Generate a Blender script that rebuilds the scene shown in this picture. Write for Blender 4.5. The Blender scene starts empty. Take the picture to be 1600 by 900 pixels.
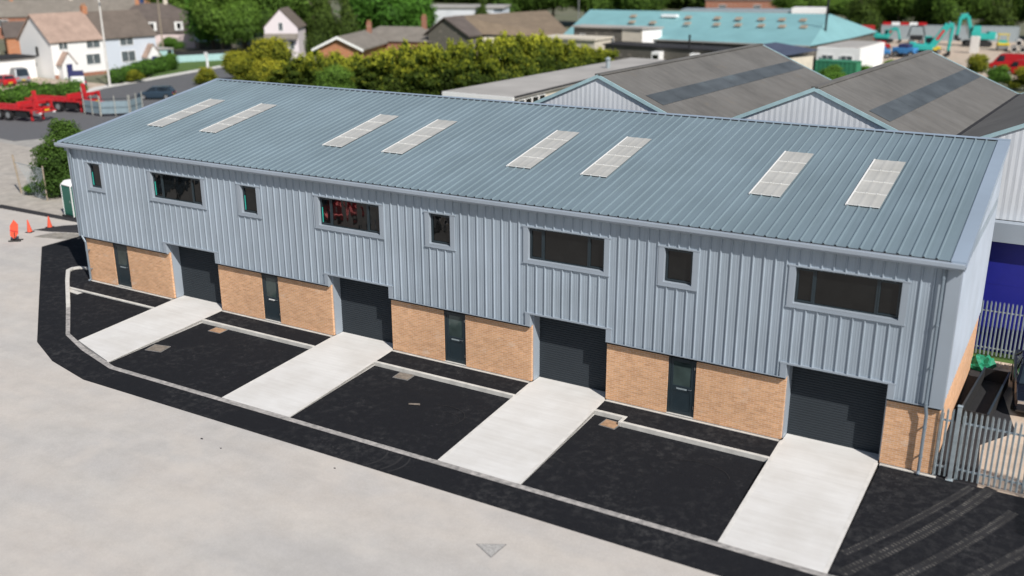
import bpy, bmesh, math, random
import numpy as np
from mathutils import Vector, Matrix
R = math.radians
scene = bpy.context.scene
col = scene.collection

# ------------------------------------------------------------------ materials
MATS = {}
def nodes(name):
    m = bpy.data.materials.new(name); m.use_nodes = True
    nt = m.node_tree; b = nt.nodes['Principled BSDF']; MATS[name] = m
    return m, nt, b
def N(nt, t, **kw):
    n = nt.nodes.new(t)
    for k, v in kw.items():
        if k in n.inputs.keys(): n.inputs[k].default_value = v
        else: setattr(n, k, v)
    return n
def coords(nt, scale=(1, 1, 1), rot=(0, 0, 0), kind='Object'):
    tc = N(nt, 'ShaderNodeTexCoord'); mp = N(nt, 'ShaderNodeMapping')
    mp.inputs['Scale'].default_value = scale; mp.inputs['Rotation'].default_value = rot
    nt.links.new(tc.outputs[kind], mp.inputs['Vector']); return mp.outputs['Vector']
def noise(nt, vec, scale, detail=4, rough=.55):
    n = N(nt, 'ShaderNodeTexNoise'); n.inputs['Scale'].default_value = scale
    n.inputs['Detail'].default_value = detail; n.inputs['Roughness'].default_value = rough
    nt.links.new(vec, n.inputs['Vector']); return n.outputs['Fac']
def ramp(nt, fac, stops):
    r = N(nt, 'ShaderNodeValToRGB'); e = r.color_ramp.elements
    while len(e) > 2: e.remove(e[-1])
    for i, (p, c) in enumerate(stops):
        if i < 2: el = e[i]; el.position = p
        else: el = e.new(p)
        el.color = (*c, 1) if len(c) == 3 else c
    nt.links.new(fac, r.inputs['Fac']); return r.outputs['Color']
def mix(nt, fac, a, b, mode='MIX'):
    m = N(nt, 'ShaderNodeMix', data_type='RGBA', blend_type=mode)
    for s, v in ((0, fac), (6, a), (7, b)):
        if isinstance(v, (int, float)): m.inputs[s].default_value = v
        elif isinstance(v, tuple): m.inputs[s].default_value = (*v, 1)
        else: nt.links.new(v, m.inputs[s])
    return m.outputs[2]
def bump(nt, b, h, strength=.3, dist=.02):
    n = N(nt, 'ShaderNodeBump'); n.inputs['Strength'].default_value = strength
    n.inputs['Distance'].default_value = dist
    nt.links.new(h, n.inputs['Height']); nt.links.new(n.outputs[0], b.inputs['Normal'])
def plain(name, c, rough=.6, metal=0., var=.12, scale=3., spec=.5, bmp=0):
    m, nt, b = nodes(name)
    v = coords(nt); f = noise(nt, v, scale, 5)
    lo = tuple(x * (1 - var) for x in c); hi = tuple(min(1, x * (1 + var)) for x in c)
    nt.links.new(ramp(nt, f, [(.3, lo), (.7, hi)]), b.inputs['Base Color'])
    b.inputs['Roughness'].default_value = rough; b.inputs['Metallic'].default_value = metal
    b.inputs['Specular IOR Level'].default_value = spec
    if bmp: bump(nt, b, noise(nt, v, scale * 8, 4), .4, bmp)
    return m

# painted profiled steel: faint streaks running down the sheet, slight dirt
def steel(name, c, axis, rough=.42, metal=.0, streak=.07):
    m, nt, b = nodes(name)
    sc = (1, 1, 1)
    sc = {'v': (6, .35, .35), 'h': (.35, .5, .35), 'r': (2.7, .12, .12)}[axis]
    f = noise(nt, coords(nt, sc), 2.2, 5, .6)
    g = noise(nt, coords(nt), .35, 3)
    c1 = ramp(nt, f, [(.3, tuple(x * (1 - streak) for x in c)), (.7, tuple(x * (1 + streak) for x in c))])
    c2 = ramp(nt, g, [(.3, (.90, .90, .90)), (.7, (1.04, 1.04, 1.05))])
    cc = mix(nt, 1.0, c1, c2, 'MULTIPLY')
    if axis in 'vr':      # each sheet (three ribs wide) has a slightly different tone, with faint run-off streaks
        sx = N(nt, 'ShaderNodeSeparateXYZ'); nt.links.new(coords(nt), sx.inputs[0])
        dv = N(nt, 'ShaderNodeMath', operation='DIVIDE'); dv.inputs[1].default_value = 1.1055; nt.links.new(sx.outputs[0], dv.inputs[0])
        fl = N(nt, 'ShaderNodeMath', operation='FLOOR'); nt.links.new(dv.outputs[0], fl.inputs[0])
        wn = N(nt, 'ShaderNodeTexWhiteNoise', noise_dimensions='1D'); nt.links.new(fl.outputs[0], wn.inputs['W'])
        cc = mix(nt, 1., cc, ramp(nt, wn.outputs['Value'], [(0, (.955, .958, .96)), (1, (1.04, 1.038, 1.035))]), 'MULTIPLY')
        st = noise(nt, coords(nt, (9, .10, .10)), 1.7, 4, .65)
        cc = mix(nt, 1., cc, ramp(nt, st, [(.36, (.93, .93, .93)), (.55, (1.01, 1.01, 1.01))]), 'MULTIPLY')
    nt.links.new(cc, b.inputs['Base Color'])
    b.inputs['Roughness'].default_value = rough; b.inputs['Metallic'].default_value = metal
    return m
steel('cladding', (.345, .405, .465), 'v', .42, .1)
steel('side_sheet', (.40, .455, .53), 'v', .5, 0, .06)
steel('flashing', (.335, .385, .44), 'h', .42, .1, .03)
steel('roofmetal', (.195, .258, .290), 'r', .42, .1, .05)
steel('ridgemetal', (.31, .38, .46), 'h', .42, .1, .03)
plain('anthracite', (.018, .030, .038), .4, 0, .1)
plain('shuttermetal', (.037, .045, .053), .75, .0, .04, .6, .12)
plain('shutter_groove', (.010, .012, .015), .6)
plain('downpipe', (.20, .245, .29), .4, .2, .08)
plain('galv', (.38, .44, .47), .45, .35, .18, 5)
plain('teal_film', (.03, .36, .30), .5)
plain('chrome', (.6, .6, .6), .3, .9, .05)
plain('dark_gap', (.012, .013, .015), .8)

def glass_mat(name, c, rough=.05):
    m, nt, b = nodes(name)
    f = noise(nt, coords(nt, (1, 1, 1)), .9, 3)
    wv = noise(nt, coords(nt, (1, 1, .6)), 1.1, 2); bump(nt, b, wv, .12, .25)
    nt.links.new(ramp(nt, f, [(.35, tuple(x * .5 for x in c)), (.7, tuple(x * 1.5 for x in c))]), b.inputs['Base Color'])
    b.inputs['Roughness'].default_value = rough; b.inputs['IOR'].default_value = 1.52
    b.inputs['Specular IOR Level'].default_value = .38
    return m
glass_mat('window_glass', (.006, .0065, .0065), .03)
glass_mat('door_glass', (.045, .065, .062), .05)
glass_mat('car_glass', (.02, .03, .04), .05)

def brick(name, c1, c2, mortar, scale=1.0):
    m, nt, b = nodes(name)
    v = coords(nt)
    sep = N(nt, 'ShaderNodeSeparateXYZ'); nt.links.new(v, sep.inputs[0])
    ad = N(nt, 'ShaderNodeMath', operation='ADD'); nt.links.new(sep.outputs[0], ad.inputs[0]); nt.links.new(sep.outputs[1], ad.inputs[1])
    cb = N(nt, 'ShaderNodeCombineXYZ'); nt.links.new(ad.outputs[0], cb.inputs[0]); nt.links.new(sep.outputs[2], cb.inputs[1])
    br = N(nt, 'ShaderNodeTexBrick'); nt.links.new(cb.outputs[0], br.inputs['Vector'])
    br.inputs['Scale'].default_value = 1.0
    br.inputs['Brick Width'].default_value = .225; br.inputs['Row Height'].default_value = .075
    br.inputs['Mortar Size'].default_value = .009; br.inputs['Mortar Smooth'].default_value = .3
    br.inputs['Color1'].default_value = (*c1, 1); br.inputs['Color2'].default_value = (*c2, 1)
    br.inputs['Mortar'].default_value = (*mortar, 1)
    f = noise(nt, v, 2.0, 6, .65); g = noise(nt, coords(nt, (1, 1, 1.6)), 1.1, 4)
    k = ramp(nt, f, [(.3, (.92, .90, .88)), (.62, (1.04, 1.02, 1.0))])
    st = N(nt, 'ShaderNodeVectorMath', operation='MULTIPLY'); nt.links.new(cb.outputs[0], st.inputs[0]); st.inputs[1].default_value = (1.6, 13.33, 1)
    fl = N(nt, 'ShaderNodeVectorMath', operation='FLOOR'); st2 = N(nt, 'ShaderNodeVectorMath', operation='MULTIPLY'); st2.inputs[1].default_value = (4.4, 13.333, 0); nt.links.new(cb.outputs[0], st2.inputs[0]); nt.links.new(st2.outputs[0], fl.inputs[0])
    wn = N(nt, 'ShaderNodeTexWhiteNoise'); wn.noise_dimensions = '3D'; nt.links.new(fl.outputs[0], wn.inputs['Vector'])
    k = mix(nt, 1., k, ramp(nt, wn.outputs['Value'], [(.0, (.90, .88, .86)), (.5, (1, 1, 1)), (1., (1.06, 1.05, 1.04))]), 'MULTIPLY')
    c = mix(nt, 1., br.outputs['Color'], k, 'MULTIPLY')
    ef = ramp(nt, g, [(.60, (0, 0, 0)), (.74, (.42, .42, .42))])
    c = mix(nt, ef, c, (.72, .62, .52))          # lime bloom
    nt.links.new(c, b.inputs['Base Color']); b.inputs['Roughness'].default_value = .85
    bump(nt, b, br.outputs['Fac'], -.25, .006)
    return m
brick('buff_brick', (.70, .405, .215), (.58, .315, .16), (.70, .53, .41))
brick('red_brick', (.34, .12, .07), (.27, .09, .05), (.35, .28, .22))
brick('orange_brick', (.50, .19, .09), (.42, .15, .07), (.4, .3, .2))
brick('grey_block', (.12, .115, .10), (.10, .095, .085), (.16, .15, .13))

# concrete drive: brushed across the drive, paler troweled edge comes from geometry
m, nt, b = nodes('drive_concrete')
f = noise(nt, coords(nt, (.35, 5, 1), (0, 0, R(-3))), 1.1, 5, .6); g = noise(nt, coords(nt), .5, 5, .6); h = noise(nt, coords(nt), 14, 4)
c = ramp(nt, f, [(.3, (.60, .59, .57)), (.55, (.64, .632, .615)), (.75, (.675, .668, .65))])
c = mix(nt, 1., c, ramp(nt, g, [(.3, (.89, .875, .855)), (.62, (1.03, 1.03, 1.03))]), 'MULTIPLY')
c = mix(nt, ramp(nt, noise(nt, coords(nt), .9, 3), [(.70, (0, 0, 0)), (.8, (.35, .35, .35))]), c, (.46, .36, .29))
nt.links.new(c, b.inputs['Base Color']); b.inputs['Roughness'].default_value = .85; bump(nt, b, h, .2, .004)
plain('smooth_concrete', (.62, .605, .575), .8, 0, .10, 2.5, bmp=.003)
plain('kerb_concrete', (.56, .545, .51), .85, 0, .14, 3, bmp=.004)

# block paving channel
m, nt, b = nodes('kerb_setts')
v = coords(nt); f = noise(nt, v, 5, 2); g = noise(nt, v, .8, 4)
c = ramp(nt, f, [(.3, (.22, .21, .205)), (.5, (.34, .325, .31)), (.7, (.46, .43, .41))])
c = mix(nt, 1., c, ramp(nt, g, [(.3, (.8, .8, .8)), (.7, (1.1, 1.1, 1.1))]), 'MULTIPLY')
nt.links.new(c, b.inputs['Base Color']); b.inputs['Roughness'].default_value = .9

# fresh black tarmac with pale dust scuffs
def tarmac(name, base=(.0105, .0112, .0138), dust=(.115, .113, .112), amt=.30, thr=.50):
    m, nt, b = nodes(name)
    v = coords(nt); fine = noise(nt, v, 55, 3, .7)
    med = noise(nt, v, 3.2, 7, .72); big = noise(nt, v, .33, 4)
    c = ramp(nt, fine, [(.3, tuple(x * .55 for x in base)), (.7, tuple(x * 1.7 for x in base))])
    a = ramp(nt, med, [(thr, (0, 0, 0)), (thr + .30, (1, 1, 1))]); bb = ramp(nt, big, [(.40, (.06, .06, .06)), (.70, (1, 1, 1))])
    k = mix(nt, 1., a, bb, 'MULTIPLY')
    sp = ramp(nt, noise(nt, v, 9, 4, .75), [(.58, (0, 0, 0)), (.66, (1, 1, 1))]); sm = ramp(nt, noise(nt, v, .8, 5, .7), [(.50, (0, 0, 0)), (.68, (1, 1, 1))])
    k = mix(nt, 1., k, mix(nt, 1., sp, sm, 'MULTIPLY'), 'ADD'); k = mix(nt, 1., k, (amt, amt, amt), 'MULTIPLY')
    nt.links.new(mix(nt, k, c, dust), b.inputs['Base Color'])
    b.inputs['Roughness'].default_value = .95; b.inputs['Specular IOR Level'].default_value = .15
    bump(nt, b, fine, .5, .006)
    return m
tarmac('tarmac_strip', amt=.55, thr=.47); tarmac('tarmac_bay', amt=.45, thr=.49); tarmac('tarmac_path', amt=.6, thr=.46)
tarmac('tarmac_apron', amt=.6, thr=.46)
tarmac('road_asphalt', (.11, .112, .118), (.2, .2, .19), .5)
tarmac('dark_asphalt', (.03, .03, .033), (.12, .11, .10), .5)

# old bleached concrete yard
m, nt, b = nodes('yard_concrete')
v = coords(nt); f = noise(nt, coords(nt, (.6, 1, 1), (0, 0, R(20))), .16, 6, .6); g = noise(nt, v, .9, 7, .7); h = noise(nt, v, 22, 5, .7)
s = noise(nt, coords(nt, (.15, 1.2, 1), (0, 0, R(-8))), .8, 4)
c = ramp(nt, f, [(.30, (.435, .42, .40)), (.47, (.485, .465, .44)), (.60, (.52, .485, .445)), (.75, (.475, .46, .445))])
c = mix(nt, 1., c, ramp(nt, g, [(.3, (.90, .895, .89)), (.65, (1.03, 1.03, 1.03))]), 'MULTIPLY')
c = mix(nt, 1., c, ramp(nt, h, [(.3, (.91, .91, .91)), (.7, (1.06, 1.06, 1.06))]), 'MULTIPLY')
c = mix(nt, 1., c, ramp(nt, s, [(.3, (.925, .925, .935)), (.7, (1.035, 1.03, 1.02))]), 'MULTIPLY')
k = ramp(nt, noise(nt, v, 1.6, 8, .75), [(.66, (0, 0, 0)), (.80, (.30, .30, .30))])
c = mix(nt, k, c, (.30, .285, .27))
k = ramp(nt, noise(nt, coords(nt), 7, 8, .8), [(.60, (0, 0, 0)), (.72, (.22, .22, .22))]); c = mix(nt, k, c, (.33, .315, .29))
k = ramp(nt, noise(nt, coords(nt, (1, 1, 1), (0, 0, R(40))), .42, 5, .6), [(.55, (0, 0, 0)), (.66, (.5, .5, .5)), (.72, (.2, .2, .2))]); c = mix(nt, k, c, (.54, .50, .455))
nt.links.new(c, b.inputs['Base Color']); b.inputs['Roughness'].default_value = .9; bump(nt, b, h, .2, .006)

def rough_ground(name, a, b_, c_, s=.5):
    m, nt, b = nodes(name); v = coords(nt)
    f = noise(nt, v, s, 8, .7); g = noise(nt, v, s * 9, 6, .7)
    c = ramp(nt, f, [(.3, a), (.5, b_), (.7, c_)])
    c = mix(nt, 1., c, ramp(nt, g, [(.3, (.75, .75, .75)), (.7, (1.15, 1.15, 1.15))]), 'MULTIPLY')
    nt.links.new(c, b.inputs['Base Color']); b.inputs['Roughness'].default_value = .95
    bump(nt, b, g, .5, .05); return m
rough_ground('earth', (.16, .15, .12), (.13, .14, .08), (.20, .18, .14), .05)
rough_ground('gravel', (.34, .31, .28), (.42, .385, .34), (.36, .34, .31), .15)
rough_ground('hardstanding', (.24, .235, .23), (.36, .345, .32), (.30, .29, .28), .12)
rough_ground('pink_gravel', (.46, .37, .29), (.52, .42, .33), (.42, .35, .28), .1)
rough_ground('grass', (.055, .10, .018), (.075, .14, .025), (.10, .16, .035), .3)
rough_ground('worn_concrete', (.45, .44, .425), (.50, .485, .465), (.47, .46, .445), 1.2)
rough_ground('mulch', (.18, .165, .14), (.30, .28, .25), (.12, .11, .09), 1.5)

def foliage_mat(name, dark, light, tip):
    m, nt, b = nodes(name)
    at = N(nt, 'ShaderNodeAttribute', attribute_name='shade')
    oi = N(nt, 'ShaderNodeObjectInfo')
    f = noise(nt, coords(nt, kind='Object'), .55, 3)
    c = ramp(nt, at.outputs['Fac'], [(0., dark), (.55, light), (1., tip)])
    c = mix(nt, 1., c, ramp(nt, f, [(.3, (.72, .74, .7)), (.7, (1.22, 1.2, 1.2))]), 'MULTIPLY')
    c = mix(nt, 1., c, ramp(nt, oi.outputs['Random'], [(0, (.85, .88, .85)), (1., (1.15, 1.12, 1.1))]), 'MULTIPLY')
    nt.links.new(c, b.inputs['Base Color']); b.inputs['Roughness'].default_value = .75
    b.inputs['Specular IOR Level'].default_value = .25
    tr = N(nt, 'ShaderNodeBsdfTranslucent'); nt.links.new(c, tr.inputs['Color'])
    ms = N(nt, 'ShaderNodeMixShader'); ms.inputs[0].default_value = .42
    out = nt.nodes['Material Output']
    nt.links.new(b.outputs[0], ms.inputs[1]); nt.links.new(tr.outputs[0], ms.inputs[2]); nt.links.new(ms.outputs[0], out.inputs[0])
    return m
foliage_mat('leaf_green', (.018, .038, .008), (.12, .22, .035), (.22, .38, .06))
foliage_mat('leaf_dark', (.014, .026, .006), (.075, .125, .022), (.15, .23, .04))
foliage_mat('leaf_shade', (.012, .026, .006), (.055, .115, .02), (.11, .20, .035))
foliage_mat('leaf_bright', (.016, .045, .007), (.085, .22, .028), (.16, .38, .05))
foliage_mat('leaf_conifer', (.013, .022, .004), (.085, .135, .017), (.48, .50, .045))
foliage_mat('leaf_yellow', (.024, .036, .006), (.16, .20, .022), (.46, .44, .04))
foliage_mat('leaf_hedge', (.018, .042, .007), (.09, .20, .028), (.17, .34, .05))
plain('bark', (.09, .07, .05), .9, 0, .25, 4)

# old asbestos cement sheet, lichen
m, nt, b = nodes('asbestos')
v = coords(nt); f = noise(nt, v, .35, 7, .7); g = noise(nt, coords(nt, (.4, 3.0, .4)), 1.6, 4, .6)
w = N(nt, 'ShaderNodeTexWave'); w.inputs['Scale'].default_value = 1.1; w.bands_direction = 'Y'; nt.links.new(coords(nt, (1, 2.2, 1)), w.inputs['Vector'])
c = ramp(nt, f, [(.3, (.095, .092, .087)), (.5, (.128, .124, .117)), (.7, (.152, .148, .141))])
c = mix(nt, 1., c, ramp(nt, g, [(.3, (.86, .86, .86)), (.7, (1.08, 1.08, 1.08))]), 'MULTIPLY')
k = ramp(nt, noise(nt, coords(nt), 1.3, 5, .7), [(.6, (0, 0, 0)), (.75, (.5, .5, .5))])
c = mix(nt, k, c, (.17, .145, .11))
nt.links.new(c, b.inputs['Base Color']); b.inputs['Roughness'].default_value = .95
bump(nt, b, w.outputs['Fac'], .35, .04)
m, nt, b = nodes('old_rooflight')
f = noise(nt, coords(nt, (1, .5, 1)), .8, 3)
nt.links.new(ramp(nt, f, [(.35, (.058, .066, .070)), (.6, (.085, .097, .104)), (.75, (.11, .14, .152))]), b.inputs['Base Color']); b.inputs['Roughness'].default_value = .5
steel('white_sheet', (.66, .69, .73), 'v', .6, 0, .08)
plain('cyan_trim', (.38, .54, .58), .5, 0, .1)
plain('teal_roof', (.195, .385, .405), .6, 0, .09, .25)
plain('flat_felt', (.36, .345, .325), .9, 0, .14, .25)
plain('white_paint', (.86, .86, .85), .6, 0, .04)
plain('cream_render', (.58, .53, .44), .8, 0, .1, 1)
plain('house_white', (.78, .78, .77), .8, 0, .03)
plain('house_grey', (.55, .60, .67), .8, 0, .04)
plain('house_pink', (.66, .545, .54), .8, 0, .04)
plain('house_blush', (.70, .64, .66), .8, 0, .04)
plain('slate_blue', (.07, .085, .13), .6, 0, .12, 1)
def tiles(name, c):
    m, nt, b = nodes(name); v = coords(nt)
    f = noise(nt, v, .7, 6, .7); g = noise(nt, v, 6, 4, .7)
    cc = ramp(nt, f, [(.3, tuple(x * .78 for x in c)), (.7, tuple(x * 1.18 for x in c))])
    cc = mix(nt, 1., cc, ramp(nt, g, [(.3, (.82, .82, .82)), (.7, (1.12, 1.12, 1.12))]), 'MULTIPLY')
    nt.links.new(cc, b.inputs['Base Color']); b.inputs['Roughness'].default_value = .9; return m
tiles('tile_pink', (.36, .26, .21)); tiles('tile_brown', (.135, .11, .092)); tiles('tile_dark', (.11, .09, .08))
tiles('tile_grey', (.20, .18, .155)); tiles('tile_orange', (.38, .19, .10)); tiles('tile_ochre', (.19, .145, .10))
plain('post_grey', (.40, .40, .36), .6)
plain('turquoise_render', (.36, .55, .56), .8)
plain('fence_mesh', (.20, .27, .31), .6, 0, .15, 2)
plain('house_glass', (.10, .12, .13), .2, 0, .3, 2)
plain('solar_blue', (.03, .06, .16), .3, .2, .2, 6)
plain('navy', (.03, .035, .12), .5)
plain('shutter_blue', (.012, .016, .24), .5, 0, .05)
plain('red_paint', (.52, .022, .028), .45, 0, .12)
plain('orange_red', (.75, .10, .05), .5, 0, .08)
plain('yellow_paint', (.65, .50, .04), .5, 0, .1)
plain('turquoise', (.03, .40, .36), .4, 0, .1)
plain('toilet_green', (.010, .12, .085), .45, 0, .06)
plain('green_paint', (.04, .22, .12), .6, 0, .15)
plain('blue_paint', (.05, .22, .50), .5, 0, .15)
plain('rubber', (.015, .015, .016), .8)
plain('rim_grey', (.35, .36, .37), .4, .5)
plain('car_black', (.008, .011, .020), .2, .3, .05)
plain('car_blue', (.045, .075, .11), .25, .4, .05)
plain('car_silver', (.35, .37, .40), .3, .5, .05)
plain('car_red', (.50, .015, .02), .25, .2, .05)
plain('lamp_red', (.55, .02, .03), .3)
plain('plate_yellow', (.70, .50, .02), .5, 0, .04)
plain('wood_board', (.36, .22, .13), .8, 0, .3, 6)
plain('wood_grey', (.20, .17, .14), .85, 0, .3, 6)
plain('pole_wood', (.30, .25, .19), .9)
plain('iron', (.22, .215, .21), .8, .2, .25, 12)
plain('manhole_iron', (.40, .39, .375), .8, .1, .3, 14)
for nm, hi in (('dust', (.19, .178, .16)), ('dust_faint', (.026, .026, .029))):
    m, nt, b = nodes(nm); f = noise(nt, coords(nt), 1.3, 6, .7); g = noise(nt, coords(nt), 30, 3)
    c = ramp(nt, f, [(.36, (.012, .012, .014)), (.66, hi)]); c = mix(nt, 1., c, ramp(nt, g, [(.3, (.5, .5, .5)), (.7, (1.2, 1.2, 1.2))]), 'MULTIPLY')
    nt.links.new(c, b.inputs['Base Color']); b.inputs['Roughness'].default_value = .95
plain('plastic_green', (.01, .22, .12), .7, 0, .3, 5)
m, nt, b = nodes('rooflight_grp')
f = noise(nt, coords(nt), 1.2, 5)
nt.links.new(ramp(nt, f, [(.3, (.40, .395, .365)), (.7, (.48, .475, .445))]), b.inputs['Base Color']); b.inputs['Roughness'].default_value = .35
plain('lap_white', (.78, .78, .76), .4, 0, .03)
plain('skylight_dirty', (.30, .24, .18), .7, 0, .2)

# ------------------------------------------------------------------ mesh helpers
class MB:
    def __init__(s): s.v = []; s.f = []; s.m = []; s.mi = 0
    def poly(s, pts):
        n = len(s.v); s.v += [tuple(p) for p in pts]; s.f.append(tuple(range(n, n + len(pts)))); s.m.append(s.mi); return s
    def mesh(s, vs, fs):
        n = len(s.v); s.v += [tuple(p) for p in vs]
        for f in fs: s.f.append(tuple(i + n for i in f)); s.m.append(s.mi)
        return s
    def hexa(s, p):   # 8 points, bottom 4 then top 4 (ccw from above)
        return s.mesh(p, [(3, 2, 1, 0), (4, 5, 6, 7), (0, 1, 5, 4), (1, 2, 6, 5), (2, 3, 7, 6), (3, 0, 4, 7)])
    def box(s, x0, x1, y0, y1, z0, z1):
        return s.hexa([(x0, y0, z0), (x1, y0, z0), (x1, y1, z0), (x0, y1, z0), (x0, y0, z1), (x1, y0, z1), (x1, y1, z1), (x0, y1, z1)])
    def prism(s, pts, z0, z1):    # vertical prism over a ccw outline; z may be per-point callables
        n = len(pts)
        a = [(x, y, z0(x, y) if callable(z0) else z0) for x, y in pts]; b = [(x, y, z1(x, y) if callable(z1) else z1) for x, y in pts]
        return s.mesh(a + b, [tuple(range(n - 1, -1, -1)), tuple(range(n, 2 * n))] + [(i, (i + 1) % n, (i + 1) % n + n, i + n) for i in range(n)])
    def extrude(s, prof, axis, t0, t1):   # outline in a plane pushed along an axis
        def P(a, b, t): return (t, a, b) if axis == 'x' else ((a, t, b) if axis == 'y' else (a, b, t))
        n = len(prof)
        return s.mesh([P(a, b, t0) for a, b in prof] + [P(a, b, t1) for a, b in prof],
                      [tuple(range(n - 1, -1, -1)), tuple(range(n, 2 * n))] + [(i, (i + 1) % n, (i + 1) % n + n, i + n) for i in range(n)])
    def tube(s, p0, p1, r0, r1=None, n=8):
        r1 = r0 if r1 is None else r1
        p0 = Vector(p0); p1 = Vector(p1); d = (p1 - p0).normalized()
        a = d.orthogonal().normalized(); b = d.cross(a)
        vs = []
        for p, r in ((p0, r0), (p1, r1)):
            for i in range(n):
                t = 2 * math.pi * i / n; vs.append(p + (a * math.cos(t) + b * math.sin(t)) * r)
        return s.mesh(vs, [tuple(range(n - 1, -1, -1)), tuple(range(n, 2 * n))] + [(i, (i + 1) % n, (i + 1) % n + n, i + n) for i in range(n)])
    def bar(s, p0, p1, w, h):    # rectangular bar
        p0 = Vector(p0); p1 = Vector(p1); d = (p1 - p0).normalized()
        up = Vector((0, 0, 1)) if abs(d.z) < .95 else Vector((0, 1, 0))
        a = d.cross(up).normalized() * w / 2; b = a.cross(d).normalized() * h / 2
        return s.hexa([p0 - a - b, p0 + a - b, p1 + a - b, p1 - a - b, p0 - a + b, p0 + a + b, p1 + a + b, p1 - a + b])
    def build(s, name, mats, parent=None, smooth=False, bevel=0):
        me = bpy.data.meshes.new(name); me.from_pydata(s.v, [], s.f)
        for mm in (mats if isinstance(mats, (list, tuple)) else [mats]): me.materials.append(MATS[mm])
        me.polygons.foreach_set('material_index', s.m)
        bm = bmesh.new(); bm.from_mesh(me); bmesh.ops.recalc_face_normals(bm, faces=bm.faces) if not getattr(s, 'keep', False) else None
        if bevel:
            es = [e for e in bm.edges if len(e.link_faces) == 2 and e.calc_face_angle(0) > .6]
            bmesh.ops.bevel(bm, geom=es, offset=bevel, segments=1, affect='EDGES')
        bm.to_mesh(me); bm.free()
        if smooth: me.shade_smooth()
        o = bpy.data.objects.new(name, me); col.objects.link(o)
        if parent is not None: o.parent = parent
        return o
def tag(o, label, cat, group=None):
    o['label'] = label; o['category'] = cat
    if group: o['group'] = group
    return o
def thing(name, label, cat, loc=(0, 0, 0), rz=0, group=None):
    o = bpy.data.objects.new(name, None); col.objects.link(o); o.location = loc; o.rotation_euler = (0, 0, rz)
    o.empty_display_size = .2
    return tag(o, label, cat, group)
def struct(o): o['kind'] = 'structure'; return o
def copy_tree(o, parent=None):
    c = o.copy(); col.objects.link(c); c.parent = parent
    for ch in list(o.children): copy_tree(ch, c)
    return c
def sheet(name, pts, z, mat, thick=.10):
    return struct(MB().prism(pts, (lambda x, y: (z(x, y) if callable(z) else z) - thick), z).build(name, mat))
rnd = random.Random(7)

# ------------------------------------------------------------------ camera (measured from the photograph)
cam = bpy.data.cameras.new('camera'); co = bpy.data.objects.new('camera', cam); col.objects.link(co)
CX, CY, CZ, YAW, PITCH, ROLL, F = 42.7957, -30.7409, 15.5202, .5310, -.3208, -.0029, 1542.52
fw = Vector((-math.sin(YAW) * math.cos(PITCH), math.cos(YAW) * math.cos(PITCH), math.sin(PITCH)))
rt = Vector((math.cos(YAW), math.sin(YAW), 0)); up = rt.cross(fw)
RR = rt * math.cos(ROLL) + up * math.sin(ROLL); UU = -rt * math.sin(ROLL) + up * math.cos(ROLL)
co.matrix_world = Matrix(((RR.x, UU.x, -fw.x, CX), (RR.y, UU.y, -fw.y, CY), (RR.z, UU.z, -fw.z, CZ), (0, 0, 0, 1)))
cam.sensor_width = 36; cam.lens = F / 1600 * 36; cam.clip_end = 3000; cam.clip_start = .1
cam.dof.use_dof = True; cam.dof.focus_distance = 39.5; cam.dof.aperture_fstop = .21
scene.camera = co

# ------------------------------------------------------------------ light
SUN = Vector((1.75, -1.0, 1.85)).normalized()
w = bpy.data.worlds.new('World'); scene.world = w; w.use_nodes = True
nt = w.node_tree; bg = nt.nodes['Background']; sky = nt.nodes.new('ShaderNodeTexSky')
sky.sky_type = 'NISHITA'; sky.sun_disc = False; sky.sun_elevation = math.asin(SUN.z); sky.sun_rotation = math.atan2(SUN.x, SUN.y)
sky.air_density = 1.0; sky.dust_density = 1.0; sky.ozone_density = 1.0
nt.links.new(sky.outputs[0], bg.inputs[0]); bg.inputs[1].default_value = .078
sl = bpy.data.lights.new('sun', 'SUN'); sl.energy = 5.0; sl.angle = R(.55); sl.color = (1, .952, .89)
so = bpy.data.objects.new('sun', sl); col.objects.link(so); so.rotation_euler = SUN.to_track_quat('Z', 'Y').to_euler(); so.location = (60, -40, 60)
scene.view_settings.view_transform = 'Standard'; scene.view_settings.look = 'None'; scene.view_settings.exposure = 0
scene.cycles.max_bounces = 6; scene.cycles.use_denoising = True

# ================================================================== GROUND
struct(MB().poly([(-900, -300, -.30), (700, -300, -.30), (700, 1200, -.30), (-900, 1200, -.30)]).build('ground', 'earth'))
# outlines measured on site
OUT = [(-8.15, 5.2), (-8.05, 2.6), (-.3, -3.03), (5.15, -6.97), (7.6, -8.0), (10.33, -8.6), (25, -8.6), (62, -8.62)]
yard = [(-120, -60), (62, -60), (62, -8.62)] + OUT[::-1][1:] + [(-8.4, 7.3), (-18.8, 7.1), (-60, 6.5), (-120, 5)]
sheet('concrete_yard', yard, -.014, 'yard_concrete', .2)
KO = [(-.5, 1.35), (-1.61, 1.10), (-2.2, 1.12), (-2.60, .98), (-2.78, .62), (-2.62, .2), (-1.14, -.94), (2.32, -3.46), (5.50, -5.82), (7.6, -6.62), (10.3, -7.36), (39.0, -7.30)]
strip = OUT[:1] + OUT[1:-1] + [(38.9, -8.6), (38.9, -7.30)] + KO[::-1][1:] + [(-.5, 5.2)]
sheet('tarmac_strip', strip, -.006, 'tarmac_strip')
sheet('tarmac_apron', [(38.9, -8.62), (62, -8.62), (62, -.12), (38.62, -.12), (38.62, -7.1), (38.9, -7.1)], -.006, 'tarmac_apron')
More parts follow.
